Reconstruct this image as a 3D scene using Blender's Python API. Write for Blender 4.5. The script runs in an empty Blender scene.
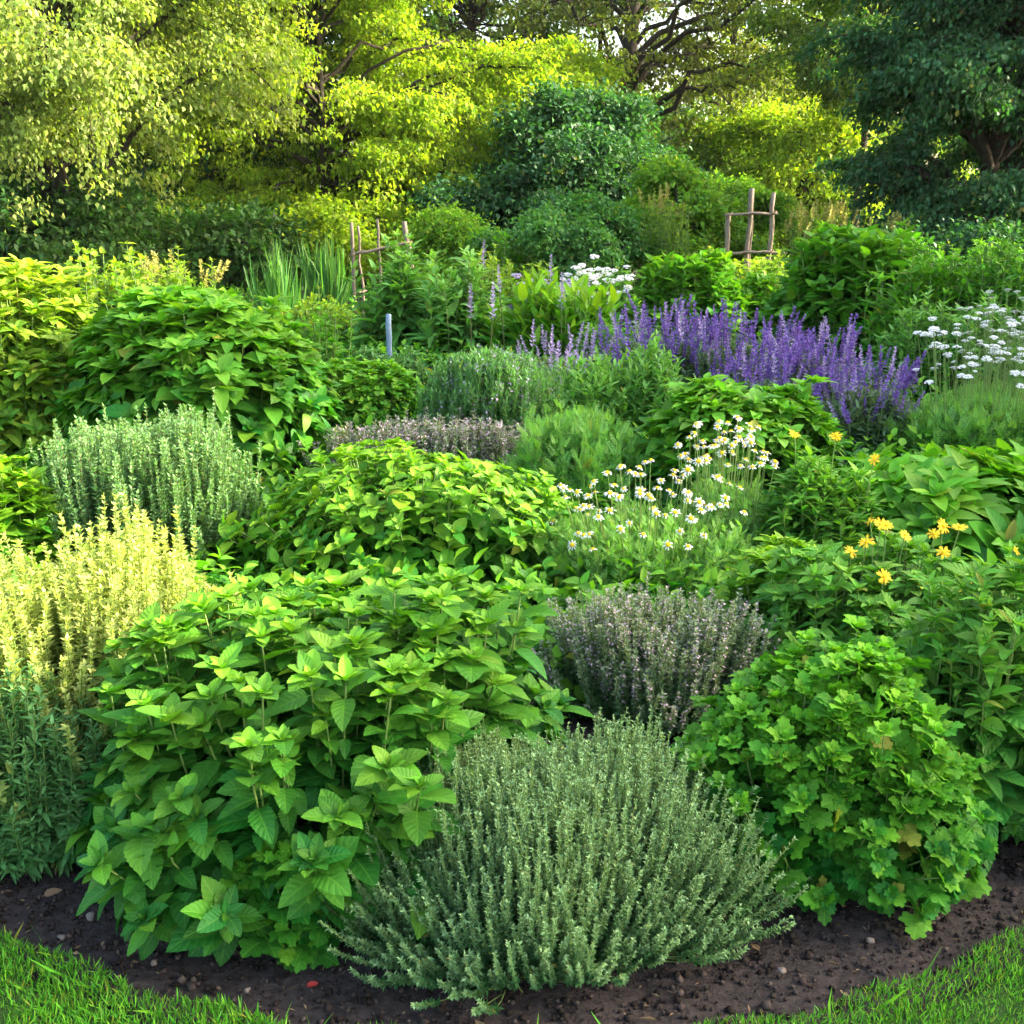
import bpy, math, random
import numpy as np
from mathutils import Vector, Matrix, Quaternion

S = bpy.context.scene
R = math.radians
PI = math.pi

# ------------------------------------------------------------------ camera
cd = bpy.data.cameras.new("camera"); cam = bpy.data.objects.new("camera", cd)
S.collection.objects.link(cam)
cd.sensor_fit = 'HORIZONTAL'; cd.sensor_width = 36.0
cd.angle = R(50.0); cd.clip_start = 0.02; cd.clip_end = 1000
cam.location = (0, 0, 1.3); cam.rotation_euler = (R(90 - 16), 0, 0)
S.camera = cam

# ------------------------------------------------------------------ sky, sun, exposure
SUN_AZ, SUN_EL = 84.0, 27.0            # degrees right of the view direction, above the horizon
W = bpy.data.worlds.new("World"); S.world = W; W.use_nodes = True
nt = W.node_tree; nt.nodes.clear()
sky = nt.nodes.new('ShaderNodeTexSky'); sky.sky_type = 'NISHITA'; sky.sun_disc = False
sky.sun_elevation = R(SUN_EL); sky.sun_rotation = R(SUN_AZ)
sky.air_density = 1.0; sky.dust_density = 5.0; sky.ozone_density = 0.3
bg = nt.nodes.new('ShaderNodeBackground'); bg.inputs[1].default_value = 0.15
wo = nt.nodes.new('ShaderNodeOutputWorld')
nt.links.new(sky.outputs[0], bg.inputs[0]); nt.links.new(bg.outputs[0], wo.inputs[0])
sl = bpy.data.lights.new("sun", 'SUN'); sl.energy = 3.0; sl.angle = R(0.6); sl.color = (1.0, 0.91, 0.68)
sun = bpy.data.objects.new("sun", sl); S.collection.objects.link(sun)
to_sun = Vector((math.sin(R(SUN_AZ)) * math.cos(R(SUN_EL)), math.cos(R(SUN_AZ)) * math.cos(R(SUN_EL)), math.sin(R(SUN_EL))))
sun.rotation_euler = to_sun.to_track_quat('Z', 'Y').to_euler()
S.view_settings.view_transform = 'Standard'; S.view_settings.look = 'None'
S.view_settings.exposure = 2.72; S.view_settings.gamma = 1.0
c = S.cycles
c.use_denoising = True; c.max_bounces = 7; c.diffuse_bounces = 3; c.glossy_bounces = 2
c.transmission_bounces = 4; c.transparent_max_bounces = 4
c.caustics_reflective = False; c.caustics_refractive = False; c.sample_clamp_indirect = 6
c.use_adaptive_sampling = True; c.adaptive_threshold = 0.02

# ------------------------------------------------------------------ mesh helpers
def norm(a):
    return a / np.maximum(np.linalg.norm(a, axis=-1, keepdims=True), 1e-9)

def frames(d, up):
    y = norm(d); x = norm(np.cross(y, up)); z = np.cross(x, y)
    return np.stack([x, y, z], axis=-1)

class Tmpl:
    def __init__(s, V, F, uv):
        s.V = np.array(V, float); s.F = np.array(F, int); s.uv = np.array(uv, float)

class Geo:
    def __init__(s): s.V = []; s.F = []; s.A = []; s.n = 0
    def add(s, V, F, A):
        s.V.append(V); s.F.append(F + s.n); s.A.append(A); s.n += len(V)
    def inst(s, T, pos, Rm, sc, tint, rnd):
        if isinstance(T, list):                 # several forms of one leaf, mixed
            sc = np.asarray(sc, float); tint = np.asarray(tint, float); rnd = np.asarray(rnd, float)
            w = (rnd * 997.0 % 1 * len(T)).astype(int)
            for i, t_ in enumerate(T): s.inst(t_, pos[w == i], Rm[w == i], sc[w == i], tint[w == i], rnd[w == i])
            return
        m = len(T.V); N = len(pos)
        if N == 0: return
        sc = np.asarray(sc, float)
        if sc.ndim == 1: sc = np.repeat(sc[:, None], 3, 1)
        L = T.V[None] * sc[:, None, :]
        V = np.einsum('nij,nmj->nmi', Rm, L) + pos[:, None, :]
        F = (T.F[None] + (np.arange(N) * m)[:, None, None]).reshape(-1, T.F.shape[1])
        A = np.empty((N, m, 4)); A[:, :, :2] = T.uv[None]
        A[:, :, 2] = np.asarray(tint)[:, None]; A[:, :, 3] = np.asarray(rnd)[:, None]
        s.add(V.reshape(-1, 3), F, A.reshape(-1, 4))
    def tubes(s, P, r, sides=5, tint=0.3, rnd=None):
        N, K, _ = P.shape
        T = np.gradient(P, axis=1); T = norm(T)
        ref = np.zeros_like(T); ref[..., 0] = 1; ref[..., 1] = .21
        e1 = norm(np.cross(T, ref)); e2 = np.cross(T, e1)
        a = np.arange(sides) * 2 * PI / sides
        ring = e1[:, :, None, :] * np.cos(a)[None, None, :, None] + e2[:, :, None, :] * np.sin(a)[None, None, :, None]
        V = P[:, :, None, :] + ring * r[:, :, None, None]
        k = np.arange(K - 1)[:, None]; j = np.arange(sides)[None]
        j2 = (j + 1) % sides
        f = np.stack([k * sides + j, k * sides + j2, (k + 1) * sides + j2, (k + 1) * sides + j], -1).reshape(-1, 4)
        F = (f[None] + (np.arange(N) * K * sides)[:, None, None]).reshape(-1, 4)
        A = np.zeros((N, K, sides, 4)); A[..., 0] = np.linspace(-1, 1, sides)[None, None]
        A[..., 1] = np.linspace(0, 1, K)[None, :, None]; A[..., 2] = tint
        A[..., 3] = .5 if rnd is None else np.asarray(rnd)[:, None, None]
        s.add(V.reshape(-1, 3), F, A.reshape(-1, 4))
    def mesh(s, name):
        me = bpy.data.meshes.new(name)
        V = np.concatenate(s.V); A = np.concatenate(s.A)
        loops = np.concatenate([f.ravel() for f in s.F])
        tot = np.concatenate([np.full(len(f), f.shape[1]) for f in s.F])
        me.vertices.add(len(V)); me.vertices.foreach_set('co', V.ravel().astype(np.float32))
        me.loops.add(len(loops)); me.loops.foreach_set('vertex_index', loops.astype(np.int32))
        me.polygons.add(len(tot))
        st = np.concatenate([[0], np.cumsum(tot)[:-1]])
        me.polygons.foreach_set('loop_start', st.astype(np.int32))
        at = me.attributes.new('leaf', 'FLOAT_COLOR', 'POINT')
        at.data.foreach_set('color', A.ravel().astype(np.float32))
        me.polygons.foreach_set('use_smooth', np.ones(len(tot), bool))
        me.update(calc_edges=True)
        return me
    def build(s, name, mat, parent=None, loc=None):
        me = s.mesh(name); me.materials.append(mat)
        return link(name, me, parent, loc)

def link(name, data, parent=None, loc=None):
    o = bpy.data.objects.new(name, data); S.collection.objects.link(o)
    if parent is not None: o.parent = parent
    if loc is not None: o.location = loc
    return o

def tag(o, label=None, cat=None, group=None, kind=None):
    if label: o['label'] = label
    if cat: o['category'] = cat
    if group: o['group'] = group
    if kind: o['kind'] = kind
    return o

def empty(name, label, cat, loc, group=None):
    o = link(name, None, None, (loc[0], loc[1], loc[2] if len(loc) > 2 else 0))
    o.empty_display_size = .1
    return tag(o, label, cat, group)

# ------------------------------------------------------------------ materials
def mat_new(name):
    m = bpy.data.materials.new(name); m.use_nodes = True
    m.node_tree.nodes.clear(); return m, m.node_tree

def nd(t, kind, **kw):
    n = t.nodes.new(kind)
    for k, v in kw.items(): setattr(n, k, v)
    return n

def mth(t, op, a, b=None, c=None, clamp=False):
    n = t.nodes.new('ShaderNodeMath'); n.operation = op; n.use_clamp = clamp
    for i, v in enumerate((a, b, c)):
        if v is None: continue
        if isinstance(v, (int, float)): n.inputs[i].default_value = v
        else: t.links.new(v, n.inputs[i])
    return n.outputs[0]

def leaf_mat(name, old, young, trans=.35, rough=.5, spec=.35, vein=0.0, var=.35, hue=.03, tcol=None, rib=.14, aged=0.010):
    m, t = mat_new(name); L = t.links.new
    at = nd(t, 'ShaderNodeAttribute', attribute_name='leaf')
    sp = nd(t, 'ShaderNodeSeparateColor'); L(at.outputs['Color'], sp.inputs[0])
    u, v, tint, rnd = sp.outputs[0], sp.outputs[1], sp.outputs[2], at.outputs['Alpha']
    mx = nd(t, 'ShaderNodeMix', data_type='RGBA'); L(tint, mx.inputs[0])
    mx.inputs[6].default_value = (*old, 1); mx.inputs[7].default_value = (*young, 1)
    au = mth(t, 'ABSOLUTE', u)
    hs = nd(t, 'ShaderNodeHueSaturation'); L(mx.outputs[2], hs.inputs['Color'])
    L(mth(t, 'MULTIPLY_ADD', rnd, 2 * hue, .5 - hue), hs.inputs['Hue'])
    r2 = mth(t, 'FRACT', mth(t, 'MULTIPLY', rnd, 17.31))
    L(mth(t, 'MULTIPLY_ADD', r2, 2 * var, 1 - var), hs.inputs['Value'])
    old_leaf = mth(t, 'GREATER_THAN', mth(t, 'FRACT', mth(t, 'MULTIPLY', rnd, 43.7)), 1.0 - aged)
    am = nd(t, 'ShaderNodeMix', data_type='RGBA'); L(mth(t, 'MULTIPLY', old_leaf, .6), am.inputs[0]); L(hs.outputs[0], am.inputs[6])
    am.inputs[7].default_value = (.30, .24, .035, 1)
    col = am.outputs[2]
    if vein:
        ribf = mth(t, 'MULTIPLY', mth(t, 'SUBTRACT', 1.0, mth(t, 'DIVIDE', au, .09), clamp=True), rib)
        ph = mth(t, 'FRACT', mth(t, 'MULTIPLY', mth(t, 'SUBTRACT', v, mth(t, 'MULTIPLY', au, .22)), 7.0))
        tri = mth(t, 'ABSOLUTE', mth(t, 'MULTIPLY_ADD', ph, 2.0, -1.0))     # 1 on a side vein, 0 between
        sv = mth(t, 'MULTIPLY', mth(t, 'POWER', tri, 9.0), rib * .7)
        mv = nd(t, 'ShaderNodeMix', data_type='RGBA')
        L(mth(t, 'MAXIMUM', ribf, sv), mv.inputs[0]); L(col, mv.inputs[6])
        mv.inputs[7].default_value = (*[min(1, a * 1.5 + .05) for a in young], 1)
        col = mv.outputs[2]
    pb = nd(t, 'ShaderNodeBsdfPrincipled'); L(col, pb.inputs['Base Color'])
    pb.inputs['Roughness'].default_value = rough; pb.inputs['Specular IOR Level'].default_value = spec
    if vein:
        hgt = mth(t, 'SUBTRACT', 1.0, mth(t, 'POWER', tri, 2.0))
        hgt = mth(t, 'MULTIPLY', hgt, mth(t, 'MULTIPLY', au, 3.0, clamp=True))
        bp = nd(t, 'ShaderNodeBump'); bp.inputs['Strength'].default_value = vein; bp.inputs['Distance'].default_value = .004
        L(hgt, bp.inputs['Height']); L(bp.outputs[0], pb.inputs['Normal'])
    tr = nd(t, 'ShaderNodeBsdfTranslucent')
    g = nd(t, 'ShaderNodeMix', data_type='RGBA', blend_type='MULTIPLY'); g.inputs[0].default_value = 1
    L(col, g.inputs[6]); g.inputs[7].default_value = (*(tcol or (1.6, 1.8, .5)), 1)
    L(g.outputs[2], tr.inputs[0])
    ms = nd(t, 'ShaderNodeMixShader'); ms.inputs[0].default_value = trans
    L(pb.outputs[0], ms.inputs[1]); L(tr.outputs[0], ms.inputs[2])
    o = nd(t, 'ShaderNodeOutputMaterial'); L(ms.outputs[0], o.inputs[0])
    return m

def noise_mat(name, ca, cb, scale=8, rough=.9, bump=.3, dist=.02, detail=8, stretch=(1, 1, 1), spec=.2, extra=None):
    m, t = mat_new(name); L = t.links.new
    tc = nd(t, 'ShaderNodeTexCoord'); mp = nd(t, 'ShaderNodeMapping'); mp.inputs['Scale'].default_value = stretch
    L(tc.outputs['Object'], mp.inputs[0])
    n = nd(t, 'ShaderNodeTexNoise'); n.inputs['Scale'].default_value = scale; n.inputs['Detail'].default_value = detail
    n.inputs['Roughness'].default_value = .65
    L(mp.outputs[0], n.inputs[0])
    rp = nd(t, 'ShaderNodeValToRGB'); rp.color_ramp.elements[0].position = .3; rp.color_ramp.elements[1].position = .72
    rp.color_ramp.elements[0].color = (*ca, 1); rp.color_ramp.elements[1].color = (*cb, 1)
    L(n.outputs[0], rp.inputs[0])
    pb = nd(t, 'ShaderNodeBsdfPrincipled'); L(rp.outputs[0], pb.inputs['Base Color'])
    pb.inputs['Roughness'].default_value = rough; pb.inputs['Specular IOR Level'].default_value = spec
    bp = nd(t, 'ShaderNodeBump'); bp.inputs['Strength'].default_value = bump; bp.inputs['Distance'].default_value = dist
    L(n.outputs[0], bp.inputs['Height']); L(bp.outputs[0], pb.inputs['Normal'])
    o = nd(t, 'ShaderNodeOutputMaterial'); L(pb.outputs[0], o.inputs[0])
    return m

M = {}
M['mint'] = leaf_mat('mint_leaf', (.016, .122, .014), (.20, .43, .022), .26, .5, .18, vein=.28, var=.25, hue=.012, aged=0.0)
M['balm'] = leaf_mat('balm_leaf', (.036, .180, .012), (.25, .43, .020), .3, .5, .2, vein=.2, var=.28, hue=.015)
M['bush'] = leaf_mat('bush_leaf', (.028, .155, .014), (.17, .38, .022), .3, .5, .2, vein=.2, var=.28, hue=.015)
M['broad'] = leaf_mat('broad_leaf', (.030, .165, .016), (.19, .43, .020), .3, .48, .2, vein=.2, var=.25, hue=.015)
M['sunny'] = leaf_mat('sunny_leaf', (.085, .24, .020), (.34, .44, .040), .35, .55, .25, vein=.4, var=.28, hue=.018)
M['parsley'] = leaf_mat('parsley_leaf', (.016, .125, .011), (.17, .42, .016), .26, .55, .15, vein=.16, var=.25, hue=.012)
M['lance'] = leaf_mat('lance_leaf', (.040, .175, .026), (.18, .39, .034), .3, .5, .2, vein=.4, var=.28, hue=.016)
M['thyme'] = leaf_mat('thyme_leaf', (.018, .088, .018), (.26, .41, .18), .22, .65, .15, var=.3, hue=.012)
M['savory'] = leaf_mat('savory_leaf', (.045, .150, .045), (.26, .43, .17), .25, .65, .15, var=.3, hue=.012)
M['gold'] = leaf_mat('sunlit_golden_leaf', (.048, .17, .030), (.48, .51, .15), .28, .6, .15, var=.25, hue=.012)  # golden tips; sunlight on the top sprigs is also painted into their yellow
M['hyssop'] = leaf_mat('hyssop_leaf', (.050, .165, .040), (.13, .29, .085), .25, .55, .25, var=.3, hue=.012)
M['dusky'] = leaf_mat('dusky_leaf', (.075, .190, .050), (.33, .35, .22), .25, .6, .2, var=.3, hue=.02)
M['mauve'] = leaf_mat('mauve_blossom', (.46, .34, .36), (.66, .52, .55), .25, .7, .15, var=.3, hue=.02, tcol=(1, 1, 1), aged=0)
M['fine'] = leaf_mat('fine_leaf', (.095, .27, .045), (.24, .43, .10), .32, .6, .2, var=.3, hue=.012)
M['lavleaf'] = leaf_mat('lavender_leaf', (.09, .17, .075), (.20, .28, .13), .25, .6, .25, var=.3, hue=.012)
M['violet'] = leaf_mat('violet_petal', (.13, .060, .27), (.31, .20, .49), .25, .6, .15, var=.3, hue=.025, tcol=(1.2, 1, 1.3), aged=0)
M['lilac'] = leaf_mat('lilac_petal', (.36, .27, .44), (.55, .45, .60), .25, .6, .15, var=.25, hue=.02, tcol=(1.1, 1, 1.2), aged=0)
M['white'] = leaf_mat('white_petal', (.80, .79, .74), (.84, .83, .80), .25, .6, .2, var=.06, hue=.0, tcol=(1, 1, .95), aged=0)
M['yellow'] = leaf_mat('yellow_petal', (.85, .48, .015), (.90, .68, .04), .25, .55, .2, var=.15, hue=.012, tcol=(1.1, 1, .8), aged=0)
M['disc'] = leaf_mat('yellow_disc', (.75, .45, .01), (.80, .55, .03), .1, .8, .1, var=.15, hue=.01, tcol=(1, 1, .8), aged=0)
M['pink'] = leaf_mat('pink_petal', (.60, .30, .28), (.70, .45, .40), .25, .6, .2, var=.2, hue=.01, tcol=(1, 1, .9), aged=0)
M['stem'] = leaf_mat('green_stem', (.10, .17, .04), (.20, .30, .07), .05, .6, .3, var=.2, hue=.01)
M['rstem'] = leaf_mat('ruddy_stem', (.13, .10, .04), (.18, .26, .06), .05, .6, .3, var=.2, hue=.01)
M['wstem'] = leaf_mat('woody_stem', (.07, .05, .03), (.13, .12, .06), .0, .8, .2, var=.2, hue=.01)
M['blade'] = leaf_mat('grass_blade', (.048, .19, .014), (.14, .38, .026), .3, .55, .2, var=.45, hue=.018, aged=.05)
M['iris'] = leaf_mat('iris_blade', (.040, .14, .030), (.12, .27, .05), .35, .5, .3, var=.3, hue=.015)
M['t_left'] = leaf_mat('pale_tree_leaf', (.115, .185, .035), (.30, .35, .085), .42, .55, .25, var=.4, hue=.02)
M['t_maple'] = leaf_mat('maple_leaf', (.125, .225, .018), (.33, .40, .030), .5, .55, .2, var=.35, hue=.02)
M['t_dark'] = leaf_mat('dark_tree_leaf', (.022, .085, .034), (.055, .16, .046), .28, .55, .25, var=.4, hue=.02)
M['t_under'] = leaf_mat('understory_leaf', (.024, .080, .016), (.065, .15, .028), .3, .55, .25, var=.4, hue=.02)
M['t_pine'] = leaf_mat('spreading_tree_leaf', (.070, .115, .025), (.17, .20, .035), .38, .55, .25, var=.4, hue=.02)
M['rose'] = leaf_mat('rose_leaf', (.045, .16, .035), (.13, .30, .07), .35, .5, .22, var=.35, hue=.015)
M['t_yel'] = leaf_mat('yellow_tree_leaf', (.15, .26, .018), (.34, .42, .030), .5, .55, .25, var=.35, hue=.02)
M['t_mid'] = leaf_mat('mid_tree_leaf', (.070, .16, .022), (.17, .25, .035), .42, .55, .25, var=.4, hue=.02)
M['t_lime'] = leaf_mat('lime_leaf', (.10, .25, .025), (.26, .40, .045), .45, .55, .2, var=.35, hue=.02)
M['goldenrod'] = leaf_mat('goldenrod_bloom', (.34, .34, .08), (.52, .50, .16), .3, .6, .2, var=.25, hue=.015, tcol=(1.2, 1.1, .7))
M['bark'] = noise_mat('bark', (.022, .017, .013), (.075, .060, .046), 6, .95, .8, .04, stretch=(3, 3, .6))
M['soil'] = noise_mat('soil', (.018, .014, .012), (.070, .056, .050), 55, .95, 1.0, .012, detail=10)
M['crumb'] = leaf_mat('soil_crumb', (.020, .015, .012), (.085, .066, .055), 0.0, .95, .1, var=.4, hue=.02, aged=0)
M['lawn'] = noise_mat('turf', (.018, .045, .008), (.040, .085, .014), 40, .95, .5, .01)
M['ground'] = noise_mat('ground', (.020, .030, .010), (.050, .070, .020), 3, .95, .5, .05)
M['post'] = noise_mat('weathered_wood', (.10, .075, .055), (.28, .22, .165), 14, .85, .5, .006, stretch=(5, 5, .5))
M['twine'] = noise_mat('twine', (.10, .07, .04), (.24, .18, .11), 60, .9, .3, .002)
M['stake'] = noise_mat('blue_grey_stake', (.13, .19, .26), (.22, .30, .38), 20, .6, .1, .003)
M['pebble'] = noise_mat('pebble', (.09, .075, .06), (.22, .18, .15), 30, .8, .4, .003)
M['dryleaf'] = leaf_mat('dry_leaf', (.12, .07, .04), (.32, .22, .12), .2, .7, .2, vein=.5, var=.25, hue=.01, aged=0)
M['redleaf'] = leaf_mat('red_leaf', (.22, .012, .010), (.30, .03, .02), .2, .5, .3, vein=.4, var=.1, hue=.01, aged=0)

# ------------------------------------------------------------------ leaf and petal shapes
def leaf_tmpl(rows=6, cols=4, width=.6, peak=.4, fold=.25, droop=.22, serr=0.0, petiole=.1, wave=0.0, sharp=1.0):
    """A blade along +y, upper face +z; u runs across (-1..1), v along (0..1)."""
    V = []; uv = []; F = []
    a = peak / (1 - peak)
    for i in range(rows + 1):
        v = i / rows
        if v <= 0: w = .03
        else:
            pk = (peak ** (sharp * a)) * ((1 - peak) ** sharp)
            w = max(.015, (v ** (sharp * a)) * ((1 - v) ** sharp) / pk) * width * .5 if v < 1 else .004
        if v <= 0: w = .035 * width
        for j in range(cols + 1):
            u = -1 + 2 * j / cols
            ww = w
            if serr and abs(u) > .99 and 0 < i < rows and i % 2 == 0: ww = w * (1 - serr)
            x = u * ww
            y = petiole + (1 - petiole) * (v - (serr * .35 / rows if abs(u) > .99 and i % 2 else 0))
            z = fold * abs(x) - droop * v * v + .0
            z += wave * math.sin(v * 13 + (1.6 if u > 0 else 0)) * abs(u) * width * .12
            V.append((x, y, z)); uv.append((u, v))
    for i in range(rows):
        for j in range(cols):
            q = i * (cols + 1) + j
            F.append((q, q + 1, q + cols + 2, q + cols + 1))
    if petiole > .02:
        b = len(V); r = .012
        V += [(-r, 0, 0), (r, 0, 0), (r, petiole + .03, 0), (-r, petiole + .03, 0)]; uv += [(0, 0)] * 4
        F.append((b, b + 1, b + 2, b + 3))
    return Tmpl(V, F, uv)

T = {}
def variants(*a, droop=.25, fold=.28, width=.6, **k):
    return [leaf_tmpl(a[0], a[1], width * w, fold=fold * f, droop=droop * d, wave=wv, **k)
            for w, f, d, wv in ((1, 1, 1, .08), (.94, 1.25, .45, .14), (1.05, .6, 1.6, .12), (.92, 1.4, 1.2, .22))]
T['mint'] = variants(20, 4, width=.62, peak=.34, fold=.24, droop=.22, serr=.10, petiole=.10, sharp=.88)
T['mint2'] = variants(12, 4, width=.60, peak=.38, fold=.28, droop=.22, serr=.10, petiole=.10, sharp=.75)
T['bush'] = variants(4, 2, width=.56, peak=.38, fold=.30, droop=.28, petiole=.08, sharp=.85)
T['lance'] = variants(5, 2, width=.30, peak=.40, fold=.35, droop=.25, petiole=.04, sharp=.9)
T['lance_wide'] = variants(6, 2, width=.42, peak=.42, fold=.35, droop=.30, petiole=.05, sharp=.85)
T['needle'] = Tmpl([(0, 0, 0), (.11, .45, .05), (0, 1, 0), (-.11, .45, .05)], [(0, 1, 2, 3)], [(0, 0), (1, .45), (0, 1), (-1, .45)])
T['tiny'] = Tmpl([(0, 0, 0), (.23, .4, .10), (0, 1, -.06), (-.23, .4, .10), (0, .45, 0)],
                 [(0, 1, 2, 4), (0, 4, 2, 3)], [(0, 0), (1, .4), (0, 1), (-1, .4), (0, .5)])
T['tree'] = Tmpl([(0, 0, 0), (.30, .42, .10), (0, 1, -.10), (-.30, .42, .10)], [(0, 1, 2, 3)], [(0, 0), (1, .4), (0, 1), (-1, .4)])
T['petal'] = Tmpl([(-.08, 0, 0), (.08, 0, 0), (.15, .6, .03), (-.15, .6, .03), (.08, 1, -.04), (-.08, 1, -.04)],
                  [(0, 1, 2, 3), (3, 2, 4, 5)], [(-1, 0), (1, 0), (1, .6), (-1, .6), (1, 1), (-1, 1)])

def lobed(n=48):
    """A cut leaflet: a fan of quads round a midrib point, three main lobes with toothed margins."""
    V = [(0, .42, -.01)]; uv = [(0, .5)]; F = []
    for k in range(n):
        a = -PI / 2 + 2 * PI * k / n
        f = .5 + .5 * math.cos((a - PI / 2) * 5)
        r = .5 - .14 * (1 - f) ** 1.6
        r *= 1 + .06 * math.cos(a * 15)
        if a + PI / 2 < .45 or 2 * PI - (a + PI / 2) < .45: r = .44
        x, y = r * math.cos(a), .44 + r * math.sin(a)
        V.append((x, y, .18 * abs(x) - .16 * y * y + .02 * math.cos(a * 5))); uv.append((x * 2, y))
    for k in range(0, n, 2):
        F.append((0, 1 + k, 1 + (k + 1) % n, 1 + (k + 2) % n))
    return Tmpl(V, F, uv)

def trifoliate():
    A = lobed(); V = []; F = []; uv = []
    for ang, s, off in ((0, .56, .46), (1.25, .48, .36), (-1.25, .48, .36)):
        b = len(V); ca, sa = math.cos(ang), math.sin(ang)
        for (x, y, z), w in zip(A.V, A.uv):
            x, y = x * s, y * s
            V.append((x * ca + y * sa, off + y * ca - x * sa, z * s)); uv.append(tuple(w))
        F += [tuple(i + b for i in f) for f in A.F]
    b = len(V)
    V += [(-.012, 0, 0), (.012, 0, 0), (.012, .42, 0), (-.012, .42, 0)]; uv += [(0, 0)] * 4; F.append((b, b + 1, b + 2, b + 3))
    return Tmpl(V, F, uv)
T['parsley'] = trifoliate()

def compound(pairs=6, w=.17):
    """A pinnate spray of narrow leaflets along +y."""
    V = []; F = []; uv = []
    for i in range(pairs + 1):
        y = .15 + .75 * i / pairs
        for s in ((-1, 1) if i < pairs else (0,)):
            L = .34 * (1 - .4 * i / pairs); b = len(V)
            d = np.array([s * .85, .55, -.1]) if s else np.array([0, 1, -.05]); d = d / np.linalg.norm(d) * L
            n = np.array([-d[1], d[0], 0]) * w
            p = np.array([0, y, 0])
            for q, t in ((p, (0, 0)), (p + d * .5 + n, (1, .5)), (p + d, (0, 1)), (p + d * .5 - n, (-1, .5))):
                V.append(tuple(q)); uv.append(t)
            F.append((b, b + 1, b + 2, b + 3))
    b = len(V)
    V += [(-.01, 0, 0), (.01, 0, 0), (.006, .9, 0), (-.006, .9, 0)]; uv += [(0, 0)] * 4; F.append((b, b + 1, b + 2, b + 3))
    return Tmpl(V, F, uv)
T['pinnate'] = compound()

# ------------------------------------------------------------------ plant growing
def bez(B, t):
    """B: (N,3,3) control points; t: (N,n) -> positions and tangents (N,n,3)."""
    t = t[..., None]; a, b, c2 = B[:, None, 0], B[:, None, 1], B[:, None, 2]
    p = (1 - t) ** 2 * a + 2 * (1 - t) * t * b + t * t * c2
    d = 2 * (1 - t) * (b - a) + 2 * t * (c2 - b)
    return p, norm(d)

def grow_stems(g, N, rx, ry, h, base=.3, pw=2.2, up=.65, rough=.12, rim=.55, low=.10, bend=.05):
    s = g.random(N) ** rim; a = g.random(N) * 2 * PI
    # lumpy outline: a few random bulges round the plant
    ph = g.random(4) * 2 * PI
    lump = 1 + .5 * rough * (np.sin(2 * a + ph[0]) + .7 * np.sin(3 * a + ph[1]) + .6 * np.sin(5 * a + ph[2]))
    top = (1 - np.clip(s, 0, 1) ** pw) ** (1 / pw)
    z = h * np.maximum(top, low) * (1 + rough * .6 * g.standard_normal(N))
    k = 1 + rough * .45 * g.standard_normal(N)
    x = rx * s * np.cos(a) * k * lump; y = ry * s * np.sin(a) * k * lump
    z = np.clip(z * (1 + .10 * rough / .12 * np.sin(3 * x / rx * 1.7 + ph[3]) * np.cos(2.3 * y / ry + ph[1])), .03 + 0 * z, None)
    z = np.where(z > .95 * h, .95 * h + .45 * (z - .95 * h), z)
    stray = g.random(N) < .05
    x = np.where(stray, x * 1.12, x); y = np.where(stray, y * 1.12, y); z = np.where(stray, z * (1 + .12 * g.random(N)), z)
    tip = np.stack([x, y, z], 1)
    b = np.stack([x * base, y * base, 0 * z], 1)
    c2 = np.stack([x * (base + (1 - base) * up), y * (base + (1 - base) * up), z * .42], 1)
    c2 = c2 + bend * h * g.standard_normal(c2.shape) * [1, 1, .4]
    return np.stack([b, c2, tip], 1)

def leaves(G, g, B, tm, nodes=8, t0=.3, per=2, length=(.08, .05), ang=(80, 50), droop=.25, jit=.25, twist=PI / 2,
           tintp=3.0, tint=(0, .8), wvar=.15, cut=None, lightup=.6):
    N = len(B)
    t = np.linspace(t0, 1, nodes)[None] + (g.random((N, nodes)) - .5) * .6 * (1 - t0) / nodes
    t = np.clip(t, 0, 1)
    p, tg = bez(B, t)
    ref = np.tile(np.array([.37, .21, .1]), (N, nodes, 1))
    e1 = norm(np.cross(tg, ref)); e2 = np.cross(tg, e1)
    az0 = g.random((N, 1)) * 2 * PI + np.arange(nodes)[None] * twist
    rel = (t - t0) / (1 - t0 + 1e-6)
    for k in range(per):
        az = az0 + k * 2 * PI / per + jit * g.standard_normal((N, nodes))
        rad = e1 * np.cos(az)[..., None] + e2 * np.sin(az)[..., None]
        A = R(1) * (ang[0] + (ang[1] - ang[0]) * rel + 14 * g.standard_normal((N, nodes)))
        d = tg * np.cos(A)[..., None] + rad * np.sin(A)[..., None]
        d[..., 2] -= droop * (1 - rel * .8) * (.6 + .8 * g.random((N, nodes)))
        upv = tg * .7; upv[..., 2] += lightup; upv = upv + .25 * g.standard_normal(upv.shape)
        L = (length[0] + (length[1] - length[0]) * rel ** 1.5) * (1 + .28 * g.standard_normal((N, nodes)).clip(-2, 1.6))
        ti = tint[0] + (tint[1] - tint[0]) * rel ** tintp * (.75 + .5 * g.random((N, nodes)))
        P = p.reshape(-1, 3); D = d.reshape(-1, 3); U = upv.reshape(-1, 3); L = L.ravel(); ti = ti.ravel()
        keep = np.ones(len(P), bool)
        if cut is not None: keep = g.random(len(P)) < cut
        keep &= (P[:, 2] + norm(D)[:, 2] * L > .004)
        sc = np.stack([L * (1 + wvar * g.standard_normal(len(L))).clip(.6, 1.4), L, L], 1)
        G.inst(tm, P[keep], frames(D[keep], U[keep]), sc[keep], ti[keep].clip(0, 1), g.random(keep.sum()))

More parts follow.
